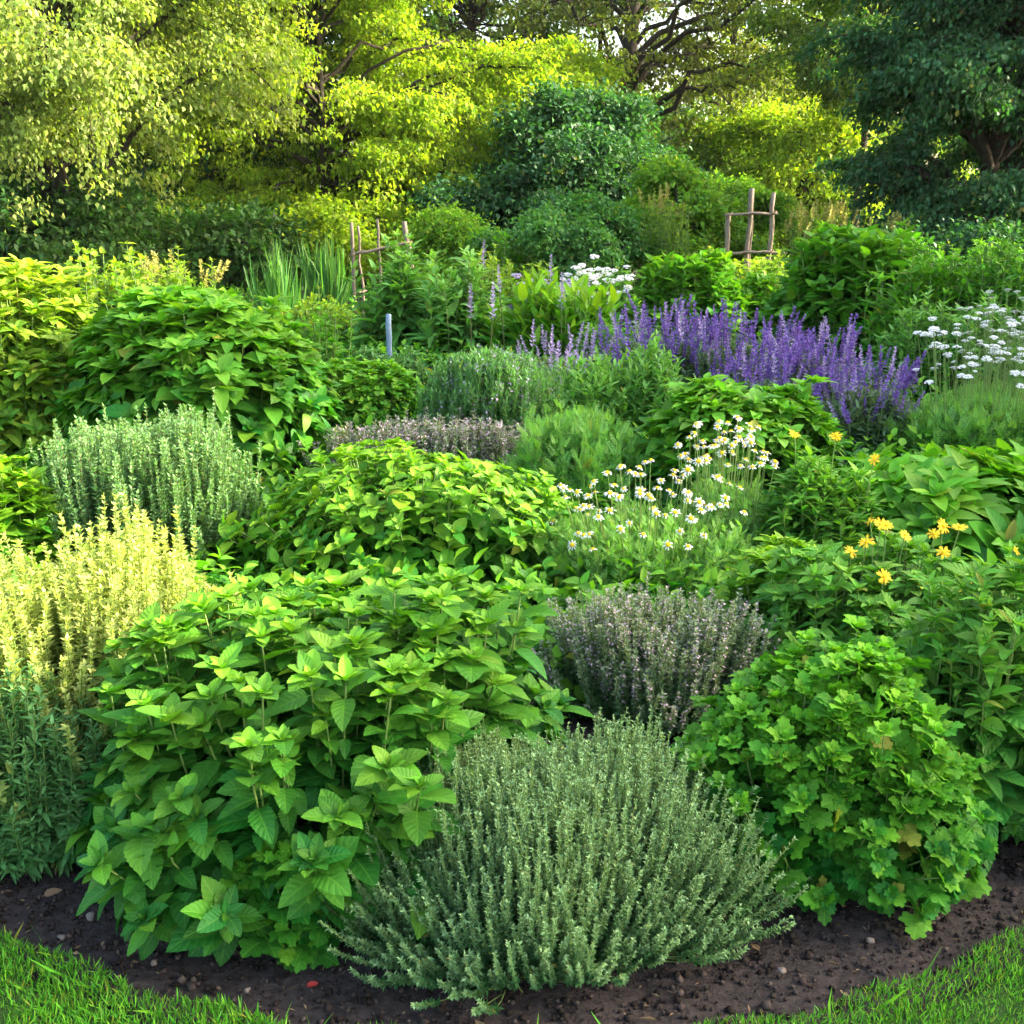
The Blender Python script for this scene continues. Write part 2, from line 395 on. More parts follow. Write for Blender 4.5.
def rosette(G, g, B, tm, n=6, length=.04, ang=(25, 65), tint=.9):
    tip = B[:, 2]; tg = norm(B[:, 2] - B[:, 1]); N = len(B)
    ref = np.tile(np.array([.37, .21, .1]), (N, 1)); e1 = norm(np.cross(tg, ref)); e2 = np.cross(tg, e1)
    o = g.random(N) * 2 * PI
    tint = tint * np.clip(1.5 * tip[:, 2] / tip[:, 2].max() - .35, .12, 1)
    for k in range(n):
        az = o + k * PI / 2 + (k % 2) * PI if n <= 4 else o + k * 2.4
        A = R(1) * (ang[0] + (ang[1] - ang[0]) * k / max(1, n - 1)) + .12 * g.standard_normal(N)
        rad = e1 * np.cos(az)[:, None] + e2 * np.sin(az)[:, None]
        d = tg * np.cos(A)[:, None] + rad * np.sin(A)[:, None]
        L = length * (.45 + .65 * k / max(1, n - 1)) * (1 + .15 * g.standard_normal(N))
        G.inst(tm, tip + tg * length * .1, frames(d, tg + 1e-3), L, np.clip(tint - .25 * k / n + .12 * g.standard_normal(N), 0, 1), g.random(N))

def stem_tubes(B, r0, r1, K=6, sides=4, g=None, tint=.4):
    G = Geo(); N = len(B)
    t = np.tile(np.linspace(0, 1, K), (N, 1)); p, _ = bez(B, t)
    r = np.tile(np.linspace(r0, r1, K), (N, 1))
    G.tubes(p, r, sides, tint, None if g is None else g.random(N))
    return G

def plant(name, label, cat, xy, dim, seed, tm, mat, stems=120, nodes=8, t0=.3, per=2, length=(.08, .05), ang=(80, 50),
          droop=.25, stem=('stem', .003, .0015), base=.3, pw=2.2, up=.65, rough=.12, rim=.55, low=.10, ros=None, group=None, bend=.05,
          tintp=3.0, tint=(0, .8), twist=PI / 2, cut=None, leafname='foliage', lightup=.6):
    g = np.random.default_rng(seed)
    root = empty(name, label, cat, xy, group)
    if ros: dim = (dim[0], dim[1], dim[2] - .55 * ros[2])
    B = grow_stems(g, stems, *dim, base=base, pw=pw, up=up, rough=rough, rim=rim, low=low, bend=bend)
    G = Geo()
    leaves(G, g, B, T[tm], nodes, t0, per, length, ang, droop, tintp=tintp, tint=tint, twist=twist, cut=cut, lightup=lightup)
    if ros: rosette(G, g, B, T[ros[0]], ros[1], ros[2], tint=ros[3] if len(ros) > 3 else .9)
    G.build(leafname, M[mat], root)
    stem_tubes(B, stem[1], stem[2], g=g).build('stems', M[stem[0]], root)
    return root, B, g

def add_flowers(root, meshes, pts, dirs, size, g, name='flower', sub=None, label=None):
    for i, (p, d) in enumerate(zip(pts, dirs)):
        k = int(g.integers(len(meshes)))
        o = link(name, meshes[k][0] if sub else meshes[k], root, Vector(p))
        q = Vector(d).to_track_quat('Z', 'Y') @ Quaternion((0, 0, 1), float(g.random() * 6.28))
        o.rotation_mode = 'QUATERNION'; o.rotation_quaternion = q
        s = float(size * (1 + .15 * g.standard_normal())); o.scale = (s, s, s)
        if sub:
            link(sub, meshes[k][1], o)

def daisy_meshes(n=3, petals0=14, droop=(.15, .5), disc=.30, pm='white', seed=5, length=.75):
    out = []
    for v in range(n):
        g = np.random.default_rng(seed + v); G = Geo(); petals = int(petals0 * g.uniform(.7, 1.1))
        a = np.arange(petals) * 2 * PI / petals + .16 * g.standard_normal(petals)
        dz = -g.uniform(*droop, petals) * g.uniform(.6, 1.8)
        d = np.stack([np.cos(a), np.sin(a), dz], 1)
        p = np.stack([np.cos(a), np.sin(a), 0 * a], 1) * disc * .75
        G.inst(T['petal'], p, frames(d, np.tile([0, 0, 1.], (petals, 1))), np.full(petals, length) * (1 + .1 * g.standard_normal(petals)), g.random(petals), g.random(petals))
        me = G.mesh('petals'); me.materials.append(M[pm])
        C = Geo(); rows, sd = 5, 10
        ang = np.linspace(0, 2 * PI, sd, endpoint=False); V = []
        for i in range(rows + 1):
            f = i / rows * PI * .5
            V += [(disc * math.cos(f) * math.cos(q) + 1e-4, disc * math.cos(f) * math.sin(q), .28 * math.sin(f)) for q in ang]
        F = [(i * sd + j, i * sd + (j + 1) % sd, (i + 1) * sd + (j + 1) % sd, (i + 1) * sd + j) for i in range(rows) for j in range(sd)]
        A = np.zeros((len(V), 4)); A[:, 2:] = g.random((len(V), 2))
        C.add(np.array(V) + g.normal(0, .012, (len(V), 3)), np.array(F), A)
        mc = C.mesh('flower_centre'); mc.materials.append(M['disc'])
        out.append((me, mc))
    return out

def spike_meshes(mat, n=4, whorls=8, fl=8, length=1.0, width=.10, petal=.13, seed=9, gap=0.0, name='flower_spike'):
    out = []
    for v in range(n):
        g = np.random.default_rng(seed + v); G = Geo(); P = []; D = []; L = []; ti = []
        for w in range(whorls):
            f = w / (whorls - 1); z = length * (f ** .95)
            rr = width * (1 - .6 * f)
            for k in range(fl):
                if g.random() < .12: continue
                a = k * 2 * PI / fl + w * .5 + .3 * g.standard_normal()
                P.append((.35 * rr * math.cos(a), .35 * rr * math.sin(a), z + .03 * g.standard_normal()))
                D.append((math.cos(a), math.sin(a), .35 + .9 * f + .25 * g.standard_normal()))
                L.append(petal * (1 - .45 * f) * g.uniform(.7, 1.25)); ti.append(g.random())
        P = np.array(P); D = np.array(D); L = np.array(L); ti = np.array(ti)
        G.inst(T['tiny'], P, frames(D, np.tile([0, 0, 1.], (len(P), 1))), np.stack([L * 1.5, L, L], 1), ti, g.random(len(P)))
        G.tubes(np.array([[[0, 0, -.1], [0, 0, length * .5], [0, 0, length]]]), np.array([[.012, .012, .006]]), 4, .2)
        me = G.mesh(name); me.materials.append(M[mat]); out.append(me)
    return out

def umbel_meshes(mat, n=3, fl=45, seed=3, name='flower_head'):
    out = []
    for v in range(n):
        g = np.random.default_rng(seed + v); G = Geo()
        r = np.sqrt(g.random(fl)); a = g.random(fl) * 2 * PI
        P = np.stack([r * np.cos(a), r * np.sin(a), .28 * (1 - r ** 2) + .04 * g.standard_normal(fl)], 1)
        for k in range(5):
            b = g.random(fl) * .3 + k * 2 * PI / 5
            D = np.stack([np.cos(b), np.sin(b), .25 + 0 * b], 1)
            G.inst(T['petal'], P, frames(D, np.tile([0, 0, 1.], (fl, 1))), np.stack([np.full(fl, .42), np.full(fl, .22), np.full(fl, .22)], 1), g.random(fl), g.random(fl))
        n2 = 12
        Q = P[:n2]; cl = np.stack([np.tile([0, 0, -.6], (n2, 1)), np.stack([Q[:, 0] * .4, Q[:, 1] * .4, 0 * Q[:, 0] - .25], 1), Q], 1)
        G.tubes(cl, np.full((n2, 3), .02), 3, 0.)
        me = G.mesh(name); me.materials.append(M[mat]); out.append(me)
    return out

def flower_stems(root, g, N, rx, ry, z0, z1, base=.4, lean=.12, r=.0016, pw=2.0, mat='stem', K=5, bend=.1):
    s = np.sqrt(g.random(N)); a = g.random(N) * 2 * PI
    x, y = rx * s * np.cos(a), ry * s * np.sin(a)
    z = z0 + (z1 - z0) * g.random(N) - (z1 - z0) * .4 * s ** 2
    tip = np.stack([x, y, z], 1)
    b = np.stack([x * base, y * base, 0 * z], 1)
    c2 = np.stack([x * .85 + bend * .1 * g.standard_normal(N), y * .85, z * .6], 1)
    B = np.stack([b, c2, tip], 1)
    stem_tubes(B, r, r * .7, K, 4, g, .6).build('flower_stems', M[mat], root)
    d = norm(tip - c2)
    return tip, d, B

# ------------------------------------------------------------------ ground, soil bed, lawn
def edge_y(x):
    return 1.43 + .32 * x * x if abs(x) < 2.5 else 1.43 + .32 * 6.25 + (abs(x) - 2.5) * 1.5

def sheet(name, xs, ys, zf, mat, **kw):
    X, Y = np.meshgrid(xs, ys); Zz = zf(X, Y)
    V = np.stack([X.ravel(), Y.ravel(), Zz.ravel()], 1); nx = len(xs)
    i, j = np.meshgrid(np.arange(len(ys) - 1), np.arange(nx - 1), indexing='ij'); q = (i * nx + j).ravel()
    G = Geo(); G.add(V, np.stack([q, q + 1, q + nx + 1, q + nx], 1), np.zeros((len(V), 4)))
    o = G.build(name, mat); tag(o, kind='structure'); return o

def vnoise(X, Y, seed, octs=((6, .5), (13, .3), (29, .2), (61, .14))):
    g = np.random.default_rng(seed); Zz = np.zeros_like(X)
    for f, a in octs:
        for _ in range(5):
            th = g.random() * 2 * PI; k = f * g.uniform(.7, 1.4)
            Zz += a * .4 * np.sin(k * (X * math.cos(th) + Y * math.sin(th)) + g.random() * 6.28)
    return Zz

sheet('ground', np.linspace(-400, 400, 41), np.concatenate([np.linspace(-60, 60, 13), np.linspace(90, 700, 12)]), lambda X, Y: X * 0 - .12, M['ground'])
def soil_z(X, Y):
    e = np.vectorize(edge_y)(X)
    zz = .012 * vnoise(X, Y, 4)
    return np.where(Y < e - .02, -.06 + zz * .3, zz * 1.2 - .012)
sheet('soil_bed', np.linspace(-2.6, 2.6, 320), np.linspace(.9, 4.2, 220), soil_z, M['soil'])
sheet('soil_bed', np.linspace(-14, 14, 80), np.linspace(4.19, 24, 80), lambda X, Y: .02 * vnoise(X, Y, 5, ((1.5, .8), (4, .4))) - .014, M['soil'])
def lawn_sheet():
    xs = np.linspace(-7, 7, 281); V = []; F = []
    rows = 9
    for i in range(rows):
        for x in xs:
            e = edge_y(x) + .012 * math.sin(x * 23) + .008 * math.sin(x * 51 + 1)
            t = i / (rows - 1)
            y = e + (-3.0 - e) * t ** 2
            z = -.05 if i == 0 else .012
            V.append((x, y + (.0 if i else .004), z))
    nx = len(xs)
    for i in range(rows - 1):
        for j in range(nx - 1):
            q = i * nx + j; F.append((q + nx, q + nx + 1, q + 1, q))
    G = Geo(); G.add(np.array(V), np.array(F), np.zeros((len(V), 4)))
    tag(G.build('lawn', M['lawn']), kind='structure')
lawn_sheet()

def grass():
    g = np.random.default_rng(21); N = 230000
    x = g.uniform(-1.7, 1.7, N); y = g.uniform(1.0, 2.4, N)
    e = np.vectorize(edge_y)(x)
    k = y < e + .012 + .012 * np.sin(x * 23); x, y, e = x[k], y[k], e[k]; N = len(x)
    P = np.stack([x, y, np.full(N, .010)], 1)
    d = np.stack([.42 * g.standard_normal(N), .42 * g.standard_normal(N), np.ones(N)], 1)
    up = g.standard_normal((N, 3)); up[:, 2] = 0
    L = g.uniform(.010, .022, N) * (1 + .25 * vnoise(x, y, 8, ((9, 1), (25, .6))))
    tm = Tmpl([(-.06, 0, 0), (.06, 0, 0), (.055, .5, -.05), (-.055, .5, -.05), (.006, 1, -.28), (-.006, 1, -.28)],
              [(0, 1, 2, 3), (3, 2, 4, 5)], [(-1, 0), (1, 0), (1, .5), (-1, .5), (1, 1), (-1, 1)])
    G = Geo(); G.inst(tm, P, frames(d, up), L, (g.random(N) * .9).clip(0, 1), g.random(N))
    n = 60000; x = g.uniform(1.7, 4.2, n) * g.choice([-1, 1], n); y = g.uniform(1.0, 5.0, n)
    k = y < np.vectorize(edge_y)(x); x, y = x[k], y[k]; n = len(x)
    d = np.stack([.42 * g.standard_normal(n), .42 * g.standard_normal(n), np.ones(n)], 1); up = g.standard_normal((n, 3)); up[:, 2] = 0
    G.inst(tm, np.stack([x, y, np.full(n, .010)], 1), frames(d, up), np.stack([g.uniform(.025, .04, n)] + [g.uniform(.014, .026, n)] * 2, 1), g.random(n), g.random(n))
    # longer untrimmed blades along the bed edge
    n = 40; x = g.uniform(-1.5, 1.5, n); y = np.vectorize(edge_y)(x) + g.uniform(-.03, .012, n)
    d = np.stack([.5 * g.standard_normal(n), .5 * g.standard_normal(n), np.ones(n)], 1); up = g.standard_normal((n, 3)); up[:, 2] = 0
    G.inst(tm, np.stack([x, y, np.full(n, .0)], 1), frames(d, up), np.stack([g.uniform(.03, .05, n)] + [g.uniform(.04, .085, n)] * 2, 1), g.random(n), g.random(n))
    tag(G.build('grass', M['blade']), 'short mown green lawn grass in front of the bed', 'grass', kind='stuff')
grass()

def crumbs():
    g = np.random.default_rng(33); N = 26000
    x = g.uniform(-1.9, 1.9, N); y = g.uniform(1.4, 3.0, N)
    k = y > np.vectorize(edge_y)(x) + .01; x, y = x[k], y[k]; N = len(x)
    cube = np.array([(a, b, c3) for a in (-1, 1) for b in (-1, 1) for c3 in (-1, 1)], float)
    F = [(0, 1, 3, 2), (4, 6, 7, 5), (0, 4, 5, 1), (2, 3, 7, 6), (0, 2, 6, 4), (1, 5, 7, 3)]
    tm = Tmpl(cube * .5, F, np.zeros((8, 2)))
    d = g.standard_normal((N, 3)); up = g.standard_normal((N, 3))
    s = (.003 + .008 * g.random((N, 1)) ** 4) * g.uniform(.6, 1.3, (N, 3))
    G = Geo(); G.inst(tm, np.stack([x, y, 1.2 * .012 * vnoise(x, y, 4) - .009], 1), frames(d, up), s, g.random(N) ** 3, g.random(N))
    tag(G.build('soil_crumbs', M['crumb']), 'dark loose soil crumbs scattered over the bed', 'soil', kind='stuff')
crumbs()

def debris():
    g = np.random.default_rng(35); N = 700
    x = g.uniform(-1.6, 1.6, N); y = np.vectorize(edge_y)(x) + .02 + g.random(N) * .7
    d = g.standard_normal((N, 3)) * [1, 1, .12]; up = g.standard_normal((N, 3)) * .4 + [0, 0, 1]
    L = g.uniform(.006, .016, N); L[:80] *= 2.2
    sc = np.stack([L * g.uniform(.3, 1.4, N), L, L], 1); sc[:60, 0] = L[:60] * .25
    G = Geo(); G.inst(T['tiny'], np.stack([x, y, 1.2 * .012 * vnoise(x, y, 4) - .006], 1), frames(d, up), sc, g.random(N), g.random(N))
    tag(G.build('plant_debris', M['dryleaf']), 'dry brown plant bits lying on the soil', 'plant debris', kind='stuff')
debris()
# ------------------------------------------------------------------ trees
def tree(name, label, cat, x, y, height, rx, cb, seed, mat, leaf=.09, limbs=26, subs=7, clus=3, per=60, csz=.34, flat=.5, droop=.5,
         tr=.14, group=None, lo=-.75, hi=.95, ry=None, wander=.25, rise=.55, lean=(0, 0), crownname='crown', jitter=.18, bark='bark', shell=.35, limb=.55):
    g = np.random.default_rng(seed); ry = ry or rx
    root = empty(name, label, cat, (x, y), group)
    zc, rz = (cb + height) / 2, (height - cb) / 2
    K = 10; tt = np.linspace(0, 1, K)
    tp = np.stack([wander * np.sin(tt * 4 + g.random() * 6) * tt + lean[0] * tt, wander * np.cos(tt * 3.3 + g.random() * 6) * tt + lean[1] * tt, tt * height * .93 - .1], 1)
    TR = Geo(); rr = tr * (1 - tt) ** .8 + .015; rr[0] *= 1.35
    TR.tubes(tp[None], rr[None], 9, .5)
    az = np.arange(limbs) * 2.4 + g.normal(0, .3, limbs)
    el = np.linspace(lo, hi, limbs)[g.permutation(limbs)]
    hz = np.sqrt(np.maximum(0, 1 - el ** 2)); k = 1 + jitter * g.standard_normal(limbs)
    cxy = np.stack([np.interp(zc + rz * el, tp[:, 2], tp[:, 0]), np.interp(zc + rz * el, tp[:, 2], tp[:, 1])], 1) * .6
    end = np.stack([cxy[:, 0] + rx * hz * np.cos(az) * k, cxy[:, 1] + ry * hz * np.sin(az) * k, zc + rz * el * (1 + .06 * g.standard_normal(limbs))], 1)
    zs = np.clip(end[:, 2] - rise * hz * rx * k, max(.25, cb * .6), height * .85)
    st = np.stack([np.interp(zs, tp[:, 2], tp[:, 0]), np.interp(zs, tp[:, 2], tp[:, 1]), zs], 1)
    mid = st * .45 + end * .55; mid[:, 2] = np.maximum(st[:, 2], end[:, 2]) * .75 + .25 * (st[:, 2] + end[:, 2]) * .5 + .12 * rx * hz
    B = np.stack([st, mid, end], 1)
    t = np.tile(np.linspace(0, 1, 8), (limbs, 1)); p, _ = bez(B, t)
    p[:, 1:-1] += .03 * rx * g.standard_normal(p[:, 1:-1].shape)
    lr = np.interp(zs, tp[:, 2], rr) * limb
    TR.tubes(p, lr[:, None] * (1 - np.linspace(0, 1, 8))[None] ** .7 + .008, 6, .5)
    # side branches
    n = limbs * subs
    ts = g.uniform(shell, 1.0, (limbs, subs)); ts[:, 0] = 1
    sp, sd = bez(B, ts); sp = sp.reshape(-1, 3); sd = sd.reshape(-1, 3)
    d = norm(sd * .7 + g.standard_normal((n, 3)) * np.array([.75, .75, .38])); d[:, 2] -= droop * .35
    ln = rx * g.uniform(.16, .36, n)
    e = sp + d * ln[:, None]; m2 = sp + d * ln[:, None] * .55; m2[:, 2] += .08 * ln
    e[:, 2] -= droop * ln * .4
    SB = np.stack([sp, m2, e], 1)
    q, _ = bez(SB, np.tile(np.linspace(0, 1, 5), (n, 1)))
    TR.tubes(q, np.tile(np.linspace(.016, .005, 5), (n, 1)) * (tr / .14) ** .5, 4, .5)
    TR.build('trunk', M[bark], root)
    # leaf sprays round the twigs
    tc = np.tile(np.linspace(.35, 1.05, clus), (n, 1)) + .1 * g.standard_normal((n, clus))
    cp, cdir = bez(SB, tc); cp = cp.reshape(-1, 3); N = len(cp)
    size = csz * g.uniform(.55, 1.25, N)
    if lo < -.6: pass
    off = g.standard_normal((N, per, 3)) * .55; off[..., 2] *= flat
    # each spray is tilted outward and down
    out = norm(cp - np.array([0, 0, zc])); 
    off[..., 2] -= droop * (off[..., 0] * out[:, None, 0] + off[..., 1] * out[:, None, 1]) * .6
    P = (cp[:, None, :] + off * size[:, None, None]).reshape(-1, 3)
    D = g.standard_normal((N, per, 3)) * .6 + out[:, None, :] * .5; D[..., 2] -= droop * .9
    U = g.standard_normal((N, per, 3)) * .5; U[..., 2] += 1.0
    ct = g.random((N, 1)) * .6 + .4 * g.random((N, per))
    L = leaf * g.uniform(.6, 1.3, N * per)
    keep = P[:, 2] > .05
    G = Geo(); G.inst(T['tree'], P[keep], frames(D.reshape(-1, 3)[keep], U.reshape(-1, 3)[keep]), L[keep], ct.ravel()[keep], g.random(keep.sum()))
    G.build(crownname, M[mat], root)
    return root

tree('tree', 'pale olive green tree with drooping boughs at the left edge behind the yellow-topped bush', 'tree', -6.00, 15, 8.5, 2.55, 1.25, 101, 't_left',
     leaf=.072, limbs=62, subs=11, clus=3, per=85, csz=.28, flat=.75, droop=.6, tr=.075, rise=.7)
tree('tree', 'bright yellow-green tree with airy layered boughs behind the wooden tripod with one crossbar', 'tree', -3.40, 20.5, 9.5, 3.15, .75, 102, 't_maple',
     leaf=.088, limbs=115, subs=10, clus=3, per=62, csz=.31, flat=.40, droop=.45, tr=.05, rise=.3, lo=-.95)
tree('tree', 'broad dark green tree in shade at the right edge of the garden', 'tree', 6.84, 16.5, 8.0, 1.75, .4, 103, 't_dark',
     leaf=.085, limbs=110, subs=8, clus=3, per=85, csz=.30, jitter=.26, flat=.5, droop=.5, tr=.13, lo=-.97)
tree('tree', 'tall spreading tree with a thick bare dark trunk and open branches against the bright sky', 'tree', 2.87, 29, 14, 5.2, 3.0, 104, 't_pine',
     leaf=.13, limbs=64, subs=9, clus=3, per=30, csz=.40, flat=.24, droop=.15, tr=.25, limb=.34, lo=-.85, rise=.35, wander=.35, jitter=.25, shell=.45)
tree('tree', 'slender open-branched tree right of the thick bare trunk, sky showing through it', 'tree', 5.90, 31, 13, 2.8, 2.6, 105, 't_pine',
     leaf=.13, limbs=40, subs=8, clus=3, per=28, csz=.40, flat=.25, droop=.2, tr=.09, limb=.4, lo=-.9, rise=.4, wander=.3, jitter=.25)
tree('tree', 'thin two-toned tree whose boughs reach in from above beside the dark right-hand tree', 'tree', 7.55, 25, 9, 2.0, 3.1, 106, 't_mid',
     leaf=.10, limbs=46, subs=7, clus=3, per=60, csz=.40, flat=.35, droop=.4, tr=.08, lo=-.9)
tree('small_tree', 'rounded sunlit yellow-green tree rising just above the dense dark green shrub', 'tree', 0.77, 25, 4.3, 1.5, 1.1, 107, 't_yel',
     leaf=.11, limbs=34, subs=8, clus=3, per=60, csz=.40, flat=.55, droop=.4, tr=.10)
tree('small_tree', 'glowing golden-green tree directly behind the two-crossbar wooden frame', 'tree', 6.76, 27, 3.3, 2.1, .3, 108, 't_yel',
     leaf=.11, limbs=40, subs=8, clus=3, per=60, csz=.42, flat=.5, droop=.5, tr=.12, lo=-.95)
tree('small_tree', 'yellow-green small tree between the dense dark shrub and the three-post frame', 'tree', 5.04, 30, 3.0, 2.0, .2, 109, 't_mid',
     leaf=.15, limbs=26, subs=8, clus=3, per=40, csz=.48, flat=.5, droop=.5, tr=.12, lo=-.95)
tree('tree', 'leafy mid green tree in the gap between the yellow-green tree and the thick bare trunk', 'tree', -1.24, 33, 12, 2.7, 1.5, 110, 't_mid',
     leaf=.14, limbs=80, subs=8, clus=3, per=44, csz=.62, flat=.45, droop=.4, tr=.2, lo=-.95)
tree('tree', 'deep green tree filling the dark space between the two bright trees on the left', 'tree', -6.63, 24, 12, 3.4, .8, 111, 't_under',
     leaf=.13, limbs=80, subs=8, clus=3, per=50, csz=.6, flat=.5, droop=.5, tr=.2, lo=-.97)
tree('tree', 'far low tree on the skyline left of the glowing golden-green tree', 'tree', 9.51, 44, 6.0, 3.4, .4, 112, 't_yel',
     leaf=.22, limbs=30, subs=7, clus=3, per=36, csz=.8, flat=.5, droop=.4, tr=.15, lo=-.95)
tree('tree', 'far tree half hidden behind the dark right-hand tree, catching yellow light', 'tree', 12.09, 38, 8.5, 4.2, .5, 113, 't_yel',
     leaf=.20, limbs=36, subs=8, clus=3, per=36, csz=.8, flat=.5, droop=.4, tr=.2, lo=-.95)
tree('tree', 'far tree closing the view behind the thick bare trunk', 'tree', 4.10, 46, 5.0, 4.2, .4, 114, 't_mid',
     leaf=.22, limbs=34, subs=8, clus=3, per=36, csz=.9, flat=.5, droop=.4, tr=.2, lo=-.95)
tree('tree', 'far tree behind the pale drooping tree at the left edge', 'tree', -11.19, 27, 11, 4.2, .6, 115, 't_under',
     leaf=.16, limbs=80, subs=8, clus=3, per=40, csz=.7, flat=.5, droop=.4, tr=.25, lo=-.97)
# unseen trees added right of the frame, sized to shade the near beds
for tx, ty, hh, rr2, sd_, lb in ((9.3, 3.3, 5.3, 1.9, 120, 'unseen dark tree added at right for shade, nearest the lawn'),
        (9.6, 6.7, 6.5, 1.9, 121, 'unseen dark tree added at right for shade, second from the lawn'),
        (10.2, 10.4, 6.8, 2.0, 122, 'unseen dark tree added at right for shade, next to the broad dark tree')):
    tree('tree', lb, 'tree', tx, ty, hh, rr2, .6, sd_, 't_dark', leaf=.17, limbs=36, subs=8, clus=3, per=34, csz=.5, flat=.5, droop=.6, tr=.18, lo=-.95)
def shrub(label, x, y, h, rx, seed, mat, leaf=.1, limbs=30, per=46, csz=.36, **kw):
    return tree('shrub', label, 'shrub', x, y, h, rx, .05, seed, mat, leaf=leaf, limbs=limbs, subs=7, clus=3, per=per, csz=csz, flat=.6, droop=.4, tr=.06, lo=-.98, wander=.1, crownname='foliage', **kw)
shrub('dense dark green rounded shrub in front of the sunlit rounded tree, mid background', 0.63, 20, 2.9, 1.75, 131, 't_dark', .095, 56, 80, .34, jitter=.3)
shrub('dark leafy shrub in the shade under the pale drooping tree at the left edge', -6.44, 15.5, 1.5, 1.8, 132, 't_under', .10, 40)
shrub('dark green shrub in deep shade under the layered yellow-green tree', -4.57, 17.5, .95, 1.5, 133, 't_under', .10, 40)
shrub('low shrub with arching twigs at the foot of the layered yellow-green tree', -2.64, 18, 1.1, 1.1, 134, 't_maple', .1, 24)
shrub('bushy light green shrub just right of the leaning tripod post', -0.98, 16.5, .95, .48, 135, 't_lime', .075, 22)
shrub('blue-green rose shrub before the dense dark shrub', 0.77, 15, 1.22, .80, 136, 'rose', .065, 44, 50, .16, jitter=.35)
shrub('upright yellow-green shrub with a ragged top left of the three-post frame', 2.32, 16.5, 1.75, .72, 137, 't_lime', .085, 26, 44, .24)
shrub('pale green shrub behind the three-post frame', 3.37, 18, 1.5, .9, 138, 't_lime', .08, 30, 44, .2, jitter=.35)
shrub('dark shrub at the foot of the broad dark tree on the right', 5.77, 14.5, .8, 1.4, 139, 't_dark', .075, 44, 70, .3)

# ------------------------------------------------------------------ wooden plant supports
def pole(p0, p1, r0, r1, seed, K=9, sides=9, wob=.007):
    g = np.random.default_rng(seed)
    t = np.linspace(0, 1, K)[:, None]; P = np.array(p0)[None] * (1 - t) + np.array(p1)[None] * t
    P[1:-1] += wob * g.standard_normal((K - 2, 3))
    rr = np.linspace(r0, r1, K) * (1 + .08 * g.standard_normal(K))
    P = np.concatenate([P[:1], P, P[-1:]]); rr = np.concatenate([[.002], rr, [.002]])
    P[0] -= (P[2] - P[1]) * .02; P[-1] += (P[-2] - P[-3]) * .02
    G = Geo(); G.tubes(P[None], rr[None], sides, .5); return G
def tie(root, p, r, seed):
    g = np.random.default_rng(seed); n = 40; a = np.linspace(0, 6 * PI, n)
    P = np.stack([r * np.cos(a), r * np.sin(a), np.linspace(-.012, .012, n) + .35 * r * np.sin(a + 1)], 1) + np.array(p)
    G = Geo(); G.tubes(P[None], np.full((1, n), .004), 4, .5); G.build('tie', M['twine'], root)
def support(label, loc, posts, bars, ties, seed):
    root = empty('plant_support', label, 'plant support', loc, None)
    for i, (a, b, r) in enumerate(posts): pole(a, b, r, r * .85, seed + i).build('post', M['post'], root)
    for i, (a, b, r) in enumerate(bars): pole(a, b, r, r * .9, seed + 20 + i).build('crossbar', M['post'], root)
    for i, (p, r) in enumerate(ties): tie(root, p, r, seed + 40 + i)
support('leaning rustic wooden tripod with one crossbar before the bright yellow-green tree', (-1.51, 13.0, 0),
        [((-.32, 0, -.1), (-.33, 0, 1.02), .022), ((-.22, .12, -.1), (-.27, .1, .98), .016), ((.42, .05, -.1), (.27, .05, 1.03), .036), ((-.06, .55, -.1), (-.09, .5, 1.05), .018)],
        [((-.34, -.02, .66), (.34, .01, .80), .016), ((-.34, -.02, .22), (-.20, .10, .24), .014)], [((-.328, -.005, .665), .036), ((-.245, .05, .69), .034), ((.31, .03, .79), .046)], 300)
support('upright rustic wooden frame with two crossbars, left of the dark bush', (2.84, 13.5, 0),
        [((-.30, 0, -.1), (-.27, 0, 1.10), .034), ((-.03, .06, -.1), (0, .05, 1.40), .032), ((.23, 0, -.1), (.25, 0, 1.35), .032), ((.10, .42, -.1), (.09, .40, 1.36), .022)],
        [((-.32, -.04, 1.10), (.30, -.045, 1.12), .018), ((-.34, -.045, .66), (.36, -.045, .67), .018)], [((-.275, -.02, 1.10), .046), ((-.01, .0, 1.11), .052), ((.248, -.02, 1.12), .046), ((-.285, -.02, .66), .046), ((-.015, .0, .665), .052), ((.24, -.02, .67), .046)], 340)
st = pole((0, 0, -.1), (.004, 0, .52), .020, .018, 380, sides=8, wob=.0015).build('garden_stake', M['stake'], None, (-0.86, 7.7, 0))
tag(st, 'slim blue-grey garden stake among tall leafy weeds in the middle bed', 'stake')

def blossoms(root, B, g, mat, length, size, whorls=8, per=6, frac=.7, name='blossoms', label=None):
    """tiny blossoms in whorls along the upper part of the shoots, too many to count: one part"""
    B = B[g.random(len(B)) < frac]; G = Geo(); N = len(B)
    L = np.linalg.norm(B[:, 2] - B[:, 0], axis=1)
    for w in range(whorls):
        t = (1 - (length * (w / whorls) / L)).clip(0, 1)[:, None]
        p, tg = bez(B, t); p = p[:, 0]; tg = tg[:, 0]
        for k in range(per):
            keep = g.random(N) < .75
            d = norm(g.standard_normal((N, 3)) + tg * .4)
            G.inst(T['tiny'], p[keep] + d[keep] * size * .3, frames(d[keep], tg[keep] + .01), np.stack([np.full(keep.sum(), size * 1.5)] + [np.full(keep.sum(), size)] * 2, 1), g.random(keep.sum()), g.random(keep.sum()))
    tag(G.build(name, M[mat], root), kind='stuff')

